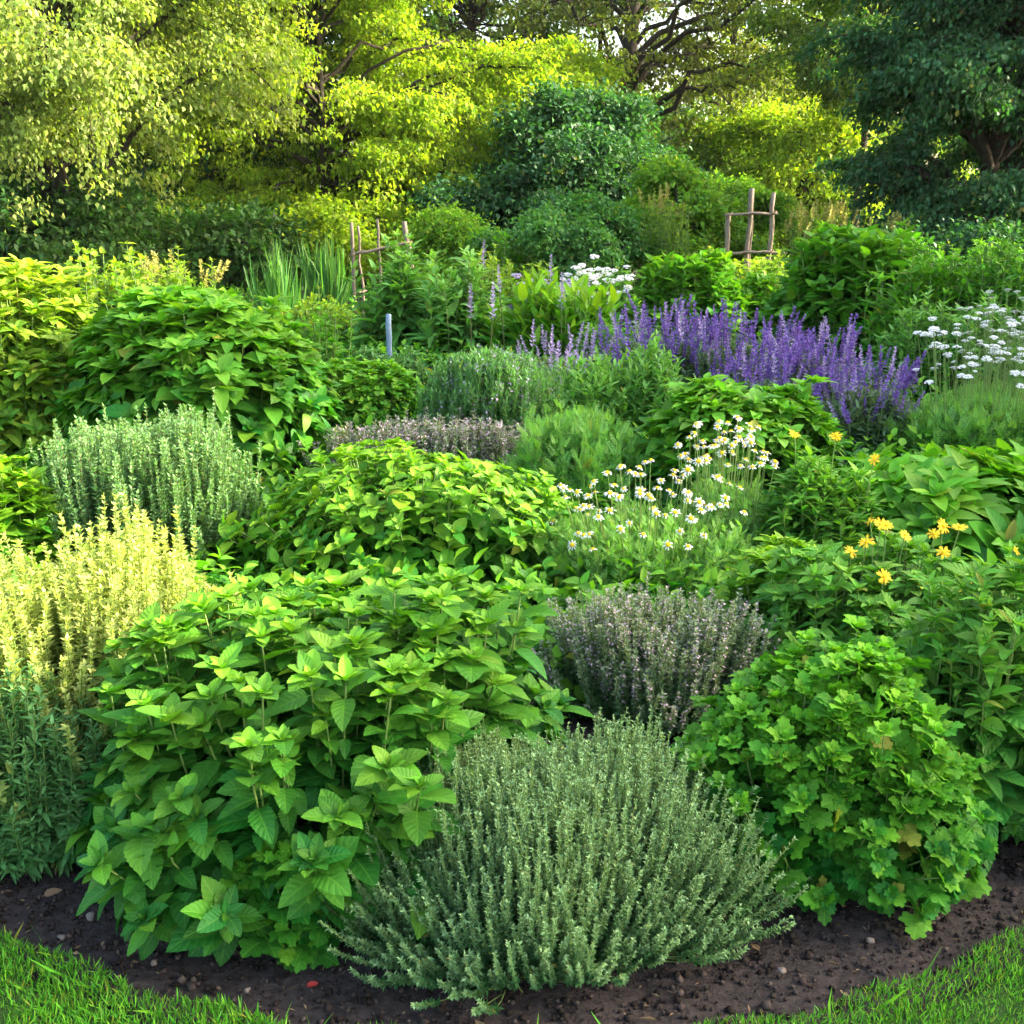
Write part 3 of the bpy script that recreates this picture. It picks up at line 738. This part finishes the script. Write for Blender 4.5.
# ------------------------------------------------------------------ foreground plants
plant('thyme_bush', 'rounded grey-green thyme bush at the very front of the bed', 'thyme', (0.06,1.79),(0.36,0.31,0.32), 401, 'tiny', 'thyme',
      stems=3300, nodes=36, t0=.35, per=3, length=(.0092, .0066), ang=(72, 48), droop=.05, stem=('stem', .0014, .0007), base=.64, rough=.20, rim=.5, low=.25, pw=2.2, bend=.05, tint=(.05, .75), tintp=1.6, up=.7)
plant('mint_plant', 'large bushy mint with broad serrated leaves beside the front thyme', 'mint', (-0.39,2.05),(0.51,0.43,0.53), 402, 'mint', 'mint',
      stems=240, nodes=11, t0=.34, length=(.080, .060), up=.82, base=.5, ang=(82, 62), droop=.26, stem=('stem', .0032, .0018), rough=.17, rim=.48, ros=('mint2', 8, .048), tint=(.0, .35), tintp=3.5, low=.12)
plant('parsley_seedling', 'small cut-leaved seedling growing at the foot of the large mint', 'parsley', (-0.40,1.69),(0.10,0.06,0.20), 488, 'parsley', 'parsley',
      stems=34, nodes=4, t0=.5, per=2, length=(.060, .045), ang=(80, 55), droop=.35, stem=('stem', .0024, .0014), rough=.25, rim=.5, ros=('parsley', 4, .032, .6), tint=(0, .4), low=.3)
plant('golden_thyme', 'golden-tipped upright thyme with sunlight put into its yellow tops, left behind the large mint', 'thyme', (-0.96,2.29),(0.36,0.33,0.52), 403, 'tiny', 'gold',
      stems=720, nodes=46, t0=.28, per=4, length=(.019, .013), ang=(70, 45), droop=.05, stem=('stem', .0018, .0009), base=.55, pw=3.2, up=.85, rough=.26, rim=.55, low=.2, tint=(0, 1.0), tintp=1.25, lightup=.2)
plant('hyssop_plant', 'dark green narrow-leaved shoots at the front left corner, below the golden thyme', 'herb', (-0.98,1.96),(0.18,0.11,0.38), 404, 'lance', 'hyssop',
      stems=240, nodes=20, t0=.2, per=3, length=(.032, .018), ang=(75, 40), droop=.1, stem=('stem', .002, .001), base=.5, up=.8, rough=.2, low=.15, tint=(.1, .8), tintp=1.2, twist=1.1)
plant('parsley_plant', 'cut-leaved parsley mound at the right front, beside the front thyme', 'parsley', (0.64,1.99),(0.31,0.27,0.41), 405, 'parsley', 'parsley',
      stems=540, nodes=5, t0=.45, per=2, length=(.058, .044), ang=(80, 55), droop=.35, stem=('stem', .0026, .0014), rough=.17, rim=.5, ros=('parsley', 9, .032, .95), tint=(0, .35), tintp=2.5, low=.12)
plant('herb_bush', 'lance-leaved leafy herb with yellow flowers at the right edge behind the parsley', 'herb', (1.01,2.11),(0.27,0.21,0.56), 406, 'lance_wide', 'lance',
      stems=170, nodes=11, t0=.2, per=2, length=(.085, .05), ang=(75, 45), droop=.3, stem=('stem', .003, .0016), base=.5, up=.75, rough=.16, rim=.55, ros=('lance', 6, .045), low=.2, tint=(.05, .6))
r_, B_, g_ = plant('flowering_herb', 'leafy green herb topped with shaggy yellow flowers behind the parsley mound', 'flowering herb', (0.95,2.73),(0.35,0.28,0.41), 407, 'lance_wide', 'lance',
      stems=190, nodes=11, t0=.2, per=2, length=(.080, .05), ang=(80, 45), droop=.3, stem=('stem', .003, .0015), base=.5, up=.7, rough=.18, rim=.55, ros=('bush', 6, .045), low=.2, tint=(.05, .6))
YF = daisy_meshes(3, 22, (-.5, .35), .30, 'yellow', 15, .85)
def yellow_heads(root, pts, size, g, drop=.87):
    P = np.array(pts) * [1, 1, drop] + [.035, 0, 0]; b = P * np.array([.85, .85, 0]); b[:, 2] = P[:, 2] * .5
    for q in np.stack([b, (b + P) / 2 + .01 * g.standard_normal(P.shape), P], 1):
        stem_tubes(q[None], .0022, .0016, 5, 4, g, .6).build('flower_stem', M['stem'], root)
    add_flowers(root, YF, P, np.stack([.5 * g.standard_normal(len(P)), .4 * g.standard_normal(len(P)) - .5, np.ones(len(P))], 1), size, g, 'flower', 'flower_centre')
hh = .62
yellow_heads(r_, [(-.02, -.02, .56), (-.04, .05, .55), (-.06, .0, .50), (.03, -.02, .53), (.06, .05, .50), (-.10, .0, .47), (.12, .02, .52), (.16, .06, .53), (.13, -.03, .48), (.2, .05, .53), (-.05, -.12, .44), (.05, -.14, .42), (.15, -.12, .40), (.18, -.1, .41), (.38, -.12, .49), (.41, -.1, .50), (.0, .08, .53), (.30, -.06, .50), (.26, -.14, .45), (.46, -.1, .44), (.34, -.2, .40)], .0165, g_)
r_, B_, g_ = plant('thyme_bush', 'dusky thyme bush with grey-mauve blossom between the large mint and the parsley', 'thyme', (0.37,2.65),(0.31,0.24,0.29), 408, 'tiny', 'dusky',
      stems=700, nodes=32, t0=.2, per=4, length=(.014, .010), ang=(75, 50), droop=.05, stem=('stem', .0015, .0008), base=.5, pw=3.0, up=.85, rough=.18, low=.25, tint=(0, .6), tintp=1.5)
blossoms(r_, B_, g_, 'mauve', .10, .0085, 8, 4, .5)
# ------------------------------------------------------------------ middle rows
plant('lemon_balm', 'low spreading lemon balm with lime-yellow tips in the middle, behind the large mint', 'lemon balm', (-0.36,3.70),(0.60,0.45,0.45), 409, 'mint2', 'balm',
      stems=300, nodes=6, t0=.4, length=(.075, .055), ang=(85, 60), droop=.3, stem=('stem', .003, .0018), rough=.14, rim=.5, ros=('bush', 6, .045, .7), tint=(.0, .5), tintp=2.5, low=.15)
r_, B_, g_ = plant('chamomile_plant', 'feathery chamomile with white daisies and yellow centres in the middle of the bed', 'chamomile', (0.46,3.54),(0.38,0.31,0.25), 410, 'pinnate', 'fine',
      stems=420, nodes=14, t0=.3, per=2, length=(.040, .026), ang=(55, 35), droop=.05, stem=('stem', .0018, .001), base=.6, pw=3, up=.85, rough=.14, low=.25, tint=(0, .7), tintp=1.3, twist=1.3)
WD = daisy_meshes(6, 14, (.05, .55), .42, 'white', 25, .66)
tip, d, _ = flower_stems(r_, g_, 95, .33, .28, .28, .46, base=.7)
d[:, 1] -= .35
add_flowers(r_, WD, tip, d + .25 * g_.standard_normal(d.shape), .0168, g_, 'flower', 'flower_centre')
r_, B_, g_ = plant('chamomile_plant', 'taller chamomile with a tilted bunch of white daisies, right behind the feathery one', 'chamomile', (0.75,3.71),(0.21,0.17,0.32), 411, 'pinnate', 'fine',
      stems=200, nodes=14, t0=.3, per=2, length=(.040, .026), ang=(55, 35), droop=.05, stem=('stem', .0018, .001), base=.6, pw=3, up=.85, rough=.14, low=.25, tint=(0, .7), tintp=1.3, twist=1.3)
tip, d, _ = flower_stems(r_, g_, 58, .18, .15, .44, .58, base=.7)
d[:, 1] -= .3
add_flowers(r_, WD, tip, d + .25 * g_.standard_normal(d.shape), .0165, g_, 'flower', 'flower_centre')
plant('savory_bush', 'upright pale grey-green bush of fine sprigs at left behind the golden thyme', 'savory', (-1.29,3.78),(0.41,0.35,0.53), 412, 'tiny', 'savory',
      stems=620, nodes=40, t0=.2, per=4, length=(.022, .014), ang=(65, 40), droop=.0, stem=('wstem', .002, .001), base=.6, pw=3.4, up=.9, rough=.16, low=.25, tint=(0, .8), tintp=1.3)
plant('mint_plant', 'small bright green mint at the left edge beside the pale grey-green bush', 'mint', (-1.71,3.51),(0.20,0.16,0.49), 413, 'mint2', 'balm',
      stems=130, nodes=9, t0=.3, length=(.08, .055), ang=(85, 55), droop=.3, stem=('stem', .003, .0018), rough=.14, ros=('bush', 6, .05), tint=(.05, .7), tintp=2.5)
plant('leafy_bush', 'bright green bush of broad pointed leaves at the right edge behind the yellow flowers', 'leafy bush', (1.63,3.92),(0.50,0.43,0.39), 414, 'lance_wide', 'broad',
      stems=150, nodes=8, t0=.35, length=(.17, .12), ang=(85, 55), droop=.3, stem=('stem', .005, .003), rough=.14, ros=('lance_wide', 8, .12), tint=(.05, .7), tintp=2.5, low=.2, rim=.5)
plant('herb_bush', 'leafy green herb in the gap between the chamomile and the parsley', 'herb', (0.75,2.90),(0.18,0.16,0.37), 415, 'bush', 'balm',
      stems=130, nodes=9, t0=.25, length=(.07, .045), ang=(80, 50), droop=.3, stem=('stem', .003, .0018), rough=.16, ros=('bush', 6, .04), tint=(.0, .6), low=.2)
r_, B_, g_ = plant('marigold_plant', 'tall leafy stalks carrying three orange-yellow blooms beside the broad-leaved bush', 'marigold', (1.04,3.62),(0.19,0.17,0.42), 416, 'lance', 'lance',
      stems=210, nodes=12, t0=.2, length=(.08, .05), ang=(70, 40), droop=.2, stem=('stem', .003, .002), base=.6, up=.8, rough=.2, ros=('lance', 6, .05), low=.4)
yellow_heads(r_, [(.0, -.05, .62), (.13, -.06, .53), (-.13, -.02, .62)], .020, g_)
plant('leafy_bush', 'rounded mid green bush in front of the violet sage, centre right', 'leafy bush', (0.92,4.37),(0.40,0.34,0.58), 417, 'bush', 'bush',
      stems=420, nodes=8, t0=.35, length=(.10, .07), ang=(85, 55), droop=.35, stem=('stem', .004, .002), rough=.14, ros=('bush', 7, .07), tint=(.05, .65), tintp=2.5, rim=.5, low=.15)
plant('feathery_herb', 'feathery light green herb left of the rounded mid green bush', 'herb', (0.26,4.44),(0.31,0.27,0.39), 418, 'pinnate', 'fine',
      stems=200, nodes=11, t0=.25, length=(.085, .05), ang=(50, 28), droop=.08, stem=('stem', .0025, .0015), base=.6, pw=2.8, up=.8, rough=.34, low=.25, tint=(0, .6), twist=1.4)
r_, B_, g_ = plant('thyme_bush', 'low dusky purple-grey thyme drift behind the lemon balm', 'thyme', (-0.33,4.98),(0.51,0.28,0.29), 419, 'tiny', 'dusky',
      stems=620, nodes=18, t0=.25, per=3, length=(.022, .016), ang=(75, 50), droop=.05, stem=('wstem', .002, .001), base=.85, pw=4, up=.9, rough=.16, low=.4, tint=(0, .6), tintp=1.5, rim=.6)
blossoms(r_, B_, g_, 'mauve', .15, .014, 7, 5, .8)
r_, B_, g_ = plant('hyssop_bush', 'rounded fine-leaved hyssop bush with faint mauve tips in the centre', 'hyssop', (-0.10,5.40),(0.36,0.31,0.54), 420, 'needle', 'hyssop',
      stems=700, nodes=26, t0=.25, per=4, length=(.045, .028), ang=(60, 35), droop=.0, stem=('stem', .0022, .0012), base=.6, pw=3, up=.85, rough=.12, low=.25, tint=(.2, 1), tintp=1.2)
blossoms(r_, B_, g_, 'lilac', .12, .016, 4, 4, .22)
plant('leafy_bush', 'small bright bush between the big rounded bush and the hyssop', 'leafy bush', (-0.82,5.87),(0.34,0.29,0.46), 421, 'bush', 'bush',
      stems=420, nodes=8, t0=.3, length=(.065, .045), ang=(85, 55), droop=.3, stem=('stem', .003, .002), rough=.12, ros=('bush', 6, .05), tint=(.1, .8), tintp=2.)
plant('leafy_bush', 'big rounded bush of large dark green leaves with bright tips, left middle', 'leafy bush', (-1.56,5.36),(0.65,0.55,0.88), 422, 'bush', 'bush',
      stems=420, nodes=10, t0=.3, length=(.150, .10), ang=(88, 60), droop=.38, stem=('stem', .006, .003), rough=.10, ros=('bush', 8, .10), tint=(.0, .65), tintp=3, rim=.5, low=.15)
plant('leafy_bush', 'tall sunlit yellow-topped bush at the left edge', 'leafy bush', (-2.54,5.53),(0.52,0.44,0.99), 423, 'lance_wide', 'sunny',
      stems=300, nodes=12, t0=.25, length=(.14, .085), ang=(85, 55), droop=.35, stem=('stem', .005, .003), rough=.14, ros=('lance_wide', 8, .09), tint=(.0, .8), tintp=2., rim=.5, base=.5)
plant('tarragon_plant', 'pale green tarragon with slim upright shoots between hyssop and violet sage', 'tarragon', (0.60,5.90),(0.37,0.31,0.45), 424, 'lance', 'fine',
      stems=170, nodes=20, t0=.2, per=2, length=(.085, .045), ang=(55, 30), droop=.1, stem=('stem', .003, .0018), base=.6, pw=3, up=.85, rough=.32, low=.3, tint=(0, .6), twist=1.3)
# violet sage drift
SP = spike_meshes('violet', 5, 9, 7, 1.0, .10, .15, 9)
SPL = spike_meshes('lilac', 3, 8, 7, 1.0, .12, .15, 19)
SP = SP + SP + SPL[:2]
def sage(label, xy, dim, seed, n, meshes, sl=.145, mat='lavleaf'):
    r, B, g = plant('sage_plant', label, 'sage', xy, (dim[0], dim[1], dim[2] * .72), seed, 'lance', mat,
                    stems=200, nodes=14, t0=.2, per=2, length=(.075, .04), ang=(65, 40), droop=.1, stem=('stem', .003, .002), base=.7, pw=3.5, up=.85, rough=.14, low=.35,
                    tint=(0, .6), group='sage plants of the flowering drift')
    tip, d, _ = flower_stems(r, g, int(n * 1.05), dim[0] * 1.08, dim[1] * 1.1, dim[2] * .55, dim[2] * 1.03, base=.75, r=.0022)
    d = d + .16 * g.standard_normal(d.shape)
    add_flowers(r, meshes, tip, d, sl, g, 'flower_spike')
sage('violet sage clump with the tallest spikes at the back left of the drift', (0.88,6.79),(0.32,0.26,0.59), 430, 85, SP)
sage('violet sage clump in the dense middle of the drift', (1.38,6.62),(0.30,0.24,0.58), 431, 95, SP)
sage('violet sage clump in front of the dark leafy bush on the right', (1.68,6.15),(0.23,0.18,0.55), 432, 80, SP)
sage('low violet sage clump at the front of the drift beside the white yarrow', (1.85,5.65),(0.27,0.22,0.44), 433, 80, SP, .13)
sage('violet sage clump bordering the rounded mid green bush from behind', (1.38,5.87),(0.28,0.20,0.45), 434, 60, SP, .14)
sage('pale lilac sage clump left of the violet drift, above the hyssop', (0.28,6.77),(0.29,0.24,0.44), 435, 34, SPL, .15)
# white yarrow
UM = umbel_meshes('white', 4, 40, 33)
r_, B_, g_ = plant('yarrow_plant', 'large white-flowered yarrow at the right edge beyond the broad-leaved bush', 'yarrow', (2.38,5.43),(0.40,0.34,0.28), 436, 'pinnate', 'fine',
      stems=420, nodes=12, t0=.2, length=(.10, .06), ang=(50, 30), droop=.05, stem=('stem', .0025, .0015), base=.7, pw=3.4, up=.85, rough=.14, low=.3, tint=(0, .6), twist=1.3)
tip, d, _ = flower_stems(r_, g_, 100, .38, .32, .52, .80, base=.75, r=.002, pw=3)
d[:, 1] -= .25
add_flowers(r_, UM, tip, d, .020, g_, 'flower_head')
r_, B_, g_ = plant('yarrow_plant', 'second white yarrow, behind the large one and running out of the frame at right', 'yarrow', (2.75,5.91),(0.41,0.33,0.26), 437, 'pinnate', 'fine',
      stems=260, nodes=12, t0=.2, length=(.10, .06), ang=(50, 30), droop=.05, stem=('stem', .0025, .0015), base=.7, pw=3.4, up=.85, rough=.14, low=.3, tint=(0, .6), twist=1.3)
tip, d, _ = flower_stems(r_, g_, 100, .40, .32, .54, .86, base=.75, r=.002, pw=3)
add_flowers(r_, UM, tip, d, .020, g_, 'flower_head')
# ------------------------------------------------------------------ back rows
def weed(label, xy, dim, seed, mat='lance', tm='lance_wide', L=(.16, .08), stems=90, nodes=10, cat='weed', name='leafy_weed', group=None, **kw):
    a = dict(base=.8, pw=2.8, up=.88, rough=.36, low=.4, tint=(0, .7), ang=(80, 40), droop=.25, t0=.1, ros=('lance', 6, L[1] * .8))
    a.update(kw)
    return plant(name, label, cat, xy, dim, seed, tm, mat, stems=stems, nodes=nodes, length=L, stem=('stem', .005, .003), group=group, **a)
weed('tall leafy weeds with large arching leaves around the blue-grey stake', (-0.95,9.47),(0.33,0.27,0.77), 440, 'fine', 'lance', (.24, .10), 75, 12, droop=.35, rough=.5)
weed('tall broad-leaved weed clump right of the blue-grey stake', (-0.43,9.24),(0.33,0.27,0.74), 441, 'fine', 'lance', (.20, .09), 70, 12, droop=.3, rough=.5)
weed('low yellow-green weed patch below the leaning tripod', (-1.79,9.98),(0.53,0.42,0.37), 442, 'sunny', 'bush', (.07, .05), 200, 7, low=.6)
weed('fresh green clump of strappy leaves left of the violet sage drift', (0.40,8.83),(0.51,0.41,0.52), 443, 'balm', 'lance', (.22, .14), 150, 6, ang=(45, 25), ros=None, cat='daylily', name='daylily_clump', droop=.35)
weed('light green bush with yellowish tips behind the sage, left of the dark bush', (1.60,9.95),(0.46,0.39,0.80), 444, 'bush', 'bush', (.13, .10), 240, 10, cat='leafy bush', name='leafy_bush', pw=2.4, rough=.18, tint=(.1, .8), base=.4, up=.7, low=.15)
weed('dark leafy bush with large leaves behind the right end of the violet sage', (2.81,9.14),(0.61,0.52,1.03), 445, 'bush', 'bush', (.17, .12), 330, 11, cat='leafy bush', name='leafy_bush', pw=2.4, rough=.18, tint=(.0, .5), base=.4, up=.7, low=.15)
weed('low green bush in the gap before the three-post frame', (2.27,10.36),(0.37,0.32,0.58), 446, 'bush', 'bush', (.12, .09), 150, 9, cat='leafy bush', name='leafy_bush', pw=2.4, rough=.12, base=.4, up=.7, low=.15)
weed('tall soft green weeds at the right edge behind the white yarrow', (3.66,8.02),(0.42,0.33,0.86), 447, 'lance', 'lance', (.13, .07), 260, 18)
weed('tall mixed weeds between the dark leafy bush and the right edge', (3.09,8.13),(0.39,0.31,0.81), 448, 'broad', 'lance', (.13, .07), 240, 16)
weed('grassy green weeds just above the white yarrow flowers', (2.89,7.24),(0.40,0.32,0.58), 449, 'fine', 'lance', (.11, .06), 240, 14)
r_, B_, g_ = weed('white-flowered phlox clump in the back rows above the strappy leaves', (0.81,10.39),(0.43,0.35,0.56), 450, 'lance', 'lance', (.10, .06), 150, 12, cat='phlox', name='phlox_plant')
tip = B_[:95, 2] * np.array([1.05, 1, 1]) + [0, -.05, .06]
add_flowers(r_, UM, tip, np.tile([0, -.4, 1.], (95, 1)), .036, g_, 'flower_head')
MU = umbel_meshes('lilac', 3, 40, 43)
r_, B_, g_ = weed('lilac-flowered phlox clump left of the white phlox', (0.35,9.99),(0.35,0.28,0.52), 451, 'lance', 'lance', (.10, .06), 120, 12, cat='phlox', name='phlox_plant')
add_flowers(r_, MU, B_[:50, 2] + [0, -.05, .06], np.tile([0, -.4, 1.], (50, 1)), .045, g_, 'flower_head')
for i, (sx, sy, sh) in enumerate(((-0.31, 8.4, .62), (-0.17, 8.1, .66), (-0.05, 8.6, .80), (0.28, 8.8, .84), (0.38, 8.4, .70), (-0.29, 9.4, .92))):
    g = np.random.default_rng(700 + i)
    root = empty('flower_stalk', 'slender stalk with a faded mauve spike standing among the greens left of the violet sage', 'flower stalk', (sx, sy), 'slender mauve-tipped stalks left of the violet sage')
    tipp = np.array([.05 * g.standard_normal(), .03 * g.standard_normal(), sh - .2])
    B = np.stack([np.zeros(3), tipp * [.3, .3, .5], tipp])[None]
    stem_tubes(B, .005, .0035, 8, 5, g, .3).build('stem', M['rstem'], root)
    add_flowers(root, SPL, [tipp], [(tipp[0] * .6, tipp[1] * .6, 1)], .22, g, 'flower_spike')
def irisclump(label, xy, dim, seed, n=90):
    g = np.random.default_rng(seed); root = empty('iris_clump', label, 'iris', xy)
    B = grow_stems(g, n, *dim, base=.55, pw=3.5, up=.5, rough=.35, low=.45, bend=.12)
    K = 7; t = np.tile(np.linspace(0, 1, K), (n, 1)); p, tg = bez(B, t)
    a = g.random(n) * PI; s = np.stack([np.cos(a), np.sin(a), 0 * a], 1)
    w = .010 * np.array([.6, .9, 1, 1, .8, .5, .05])
    p[:, -1, 2] -= .05 * g.random(n)
    V = np.stack([p - s[:, None] * w[None, :, None], p + s[:, None] * w[None, :, None]], 2)
    k = np.arange(K - 1); f = np.stack([2 * k, 2 * k + 1, 2 * k + 3, 2 * k + 2], 1)
    F = (f[None] + (np.arange(n) * 2 * K)[:, None, None]).reshape(-1, 4)
    A = np.zeros((n, K, 2, 4)); A[..., 0] = [-1, 1]; A[..., 1] = np.linspace(0, 1, K)[None, :, None]; A[..., 2] = g.random(n)[:, None, None]; A[..., 3] = g.random(n)[:, None, None]
    G = Geo(); G.add(V.reshape(-1, 3), F, A.reshape(-1, 4)); G.build('foliage', M['iris'], root)
irisclump('tall clump of sword-shaped iris blades left of the tripod', (-2.21,13.30),(0.31,0.25,0.82), 460, 190)
irisclump('sparser clump of thin upright blades at the far left of the back rows', (-2.58,12.22),(0.31,0.25,0.73), 461, 120)
GR = spike_meshes('goldenrod', 3, 9, 7, 1.0, .2, .22, 59)
def goldenrod(label, xy, dim, seed, n, sl=.18, mat='sunny'):
    r, B, g = weed(label, xy, dim, seed, mat, 'lance', (.10, .06), 110, 14, cat='goldenrod', name='goldenrod_plant')
    tip, d, _ = flower_stems(r, g, n, dim[0], dim[1], dim[2] * .9, dim[2] * 1.12, base=.8, r=.003)
    add_flowers(r, GR, tip, d + .15 * g.standard_normal(d.shape), sl, g, 'flower_spike')
goldenrod('pale golden flowering clump right of the three-post frame', (4.06,14.96),(0.43,0.35,0.99), 470, 40)
goldenrod('yellow-flecked flowering clump left of the three-post frame', (2.02,14.89),(0.33,0.26,1.20), 471, 16)
goldenrod('buff-tipped flowering clump in front of the broad dark tree', (4.98,14.98),(0.47,0.37,0.82), 472, 22)
goldenrod('seedy golden stalks rising behind the big rounded bush', (-2.89,9.43),(0.45,0.36,0.65), 473, 12)
weed('yellow-green weed clump behind the hyssop, right of the broad-leaved weeds', (-0.11,10.38),(0.42,0.34,0.72), 474, 'sunny', 'lance', (.10, .06), 170, 12)
weed('bright leafy clump under the pale drooping tree, behind the yellow-topped bush', (-3.15,8.76),(0.41,0.33,0.81), 475, 'sunny', 'bush', (.10, .06), 170, 10)
weed('green clump between the big rounded bush and the small bright bush', (-1.38,6.81),(0.34,0.27,0.56), 476, 'bush', 'bush', (.07, .05), 220, 10)
weed('soft green clump between the small bright bush and the stake', (-0.83,7.01),(0.27,0.22,0.33), 477, 'hyssop', 'lance', (.06, .04), 240, 14)
weed('leafy clump at the left end of the violet sage', (0.70,7.46),(0.31,0.24,0.44), 478, 'lance', 'lance', (.08, .05), 200, 12)
weed('mixed leafy clump beneath the three-post frame', (2.68,12.87),(0.63,0.51,0.59), 479, 'sunny', 'bush', (.10, .07), 220, 8)
weed('dense green clump at the left of the rose shrub', (-0.19,14.34),(0.54,0.43,0.78), 480, 'bush', 'bush', (.10, .07), 240, 8)
weed('rough green clump at the foot of the broad dark tree', (5.59,12.95),(0.75,0.60,0.72), 481, 'lance', 'lance', (.12, .08), 260, 10)

# thin evening air between the garden and the far trees
def haze():
    me = bpy.data.meshes.new('haze')
    X, Y0, Y1, Z0, Z1 = 420, -80, 720, -1.2, 18
    V = [(x, y, z) for x in (-X, X) for y in (Y0, Y1) for z in (Z0, Z1)]
    me.from_pydata(V, [], [(0, 1, 3, 2), (4, 6, 7, 5), (0, 4, 5, 1), (2, 3, 7, 6), (0, 2, 6, 4), (1, 5, 7, 3)])
    m, t = mat_new('haze'); v = nd(t, 'ShaderNodeVolumePrincipled'); v.inputs['Color'].default_value = (.9, .92, .85, 1); v.inputs['Density'].default_value = HAZE
    v.inputs['Anisotropy'].default_value = .3
    o = nd(t, 'ShaderNodeOutputMaterial'); t.links.new(v.outputs[0], o.inputs['Volume']); me.materials.append(m)
    tag(link('haze', me), 'thin pale evening haze in the air of the garden', 'haze', kind='stuff')
HAZE = .00025
if HAZE: haze()

# low leafy growth closing the gaps between the plants
def cover():
    g = np.random.default_rng(77); N = 9000
    y = 2.75 + 14 * g.random(N) ** 1.6; x = (g.random(N) * 2 - 1) * (.62 * y + .4)
    h = g.uniform(.06, .22, N)
    b = np.stack([x, y, 0 * x - .02], 1); tip = b + np.stack([.1 * g.standard_normal(N), .1 * g.standard_normal(N), h], 1)
    B = np.stack([b, (b + tip) / 2 + [0, 0, .03], tip], 1)
    G = Geo(); leaves(G, g, B, T['bush'], 5, .3, 2, (.06, .05), (80, 50), .3)
    tag(G.build('ground_cover', M['bush']), 'low leafy growth filling the gaps between the plants of the bed', 'ground cover', kind='stuff')
cover()

# ------------------------------------------------------------------ small things on the soil
def pebble(label, x, y, s, seed):
    g = np.random.default_rng(seed); bm_v = []; n, m = 7, 10
    V = [(0, 0, .5)]; F = []
    for i in range(1, n):
        f = PI * i / n
        for j in range(m):
            q = 2 * PI * j / m
            V.append((math.sin(f) * math.cos(q) * .6, math.sin(f) * math.sin(q) * .45, math.cos(f) * .36))
    V = np.array(V); V[0] = (0, 0, .36); V = np.concatenate([V, [[0, 0, -.36]]])
    ph = g.random(3) * 6; V *= (1 + .18 * np.sin(V[:, [0]] * 7 + ph[0]) + .15 * np.sin(V[:, [1]] * 8 + ph[1]))
    quads = [(1 + i * m + j, 1 + i * m + (j + 1) % m, 1 + (i + 1) * m + (j + 1) % m, 1 + (i + 1) * m + j) for i in range(n - 2) for j in range(m)]
    tri = [(0, 1 + (j + 1) % m, 1 + j) for j in range(m)] + [(len(V) - 1, 1 + (n - 2) * m + j, 1 + (n - 2) * m + (j + 1) % m) for j in range(m)]
    G = Geo(); G.add(V * s, np.array(quads), np.zeros((len(V), 4))); G.F.append(np.array(tri))
    o = G.build('pebble', M['pebble'], None, (x, y, .004)); o.rotation_euler = (.2 * g.standard_normal(), .2 * g.standard_normal(), g.random() * 6)
    return tag(o, label, 'pebble', 'pebbles on the soil')
def litter(label, x, y, s, mat, seed, name='fallen_leaf', rz=0., fold=.3):
    g = np.random.default_rng(seed); root_d = np.array([[math.cos(rz), math.sin(rz), .12]])
    G = Geo(); G.inst(T['mint2'], np.zeros((1, 3)), frames(root_d, np.array([[.1, -.2, 1.]])), np.array([[s, s, s * .9]]), [.5], [g.random()])
    return tag(G.build(name, M[mat], None, (x, y, .012)), label, 'fallen leaf')
litter('small crumpled red leaf lying on the soil before the large mint', -0.35, 1.57, .022, 'redleaf', 1, rz=.3)
litter('orange-brown fallen leaf on the soil right of the front thyme', 0.44, 1.66, .024, 'dryleaf', 2, rz=2.0)
litter('curled straw-coloured leaf on the soil at the left, below the hyssop shoots', -0.90, 1.82, .036, 'dryleaf', 3, rz=.5)
litter('browned leaf on the soil tucked under the large mint', -0.34, 1.68, .05, 'dryleaf', 4, rz=-1.2)
for i, (px, d_, s_, lb) in enumerate(((-0.79, 1.77, .015, 'pale pebble on the soil under the left end of the large mint'), (-0.82, 1.71, .011, 'tan pebble on the soil near the lawn edge at left'),
        (-0.63, 1.64, .012, 'buff pebble on the soil left of the red leaf, close to the mint'), (-0.45, 1.57, .010, 'small pebble midway between the lawn and the red leaf'),
        (0.47, 1.62, .013, 'grey pebble next to the orange-brown leaf'), (0.65, 1.70, .011, 'small grey pebble on the soil in front of the parsley'),
        (0.83, 1.86, .012, 'tan pebble on the soil at the right edge'), (-1.00, 1.95, .012, 'pebble beneath the hyssop shoots at the left corner'))):
    pebble(lb, px, d_, s_ * 1.1, 500 + i)
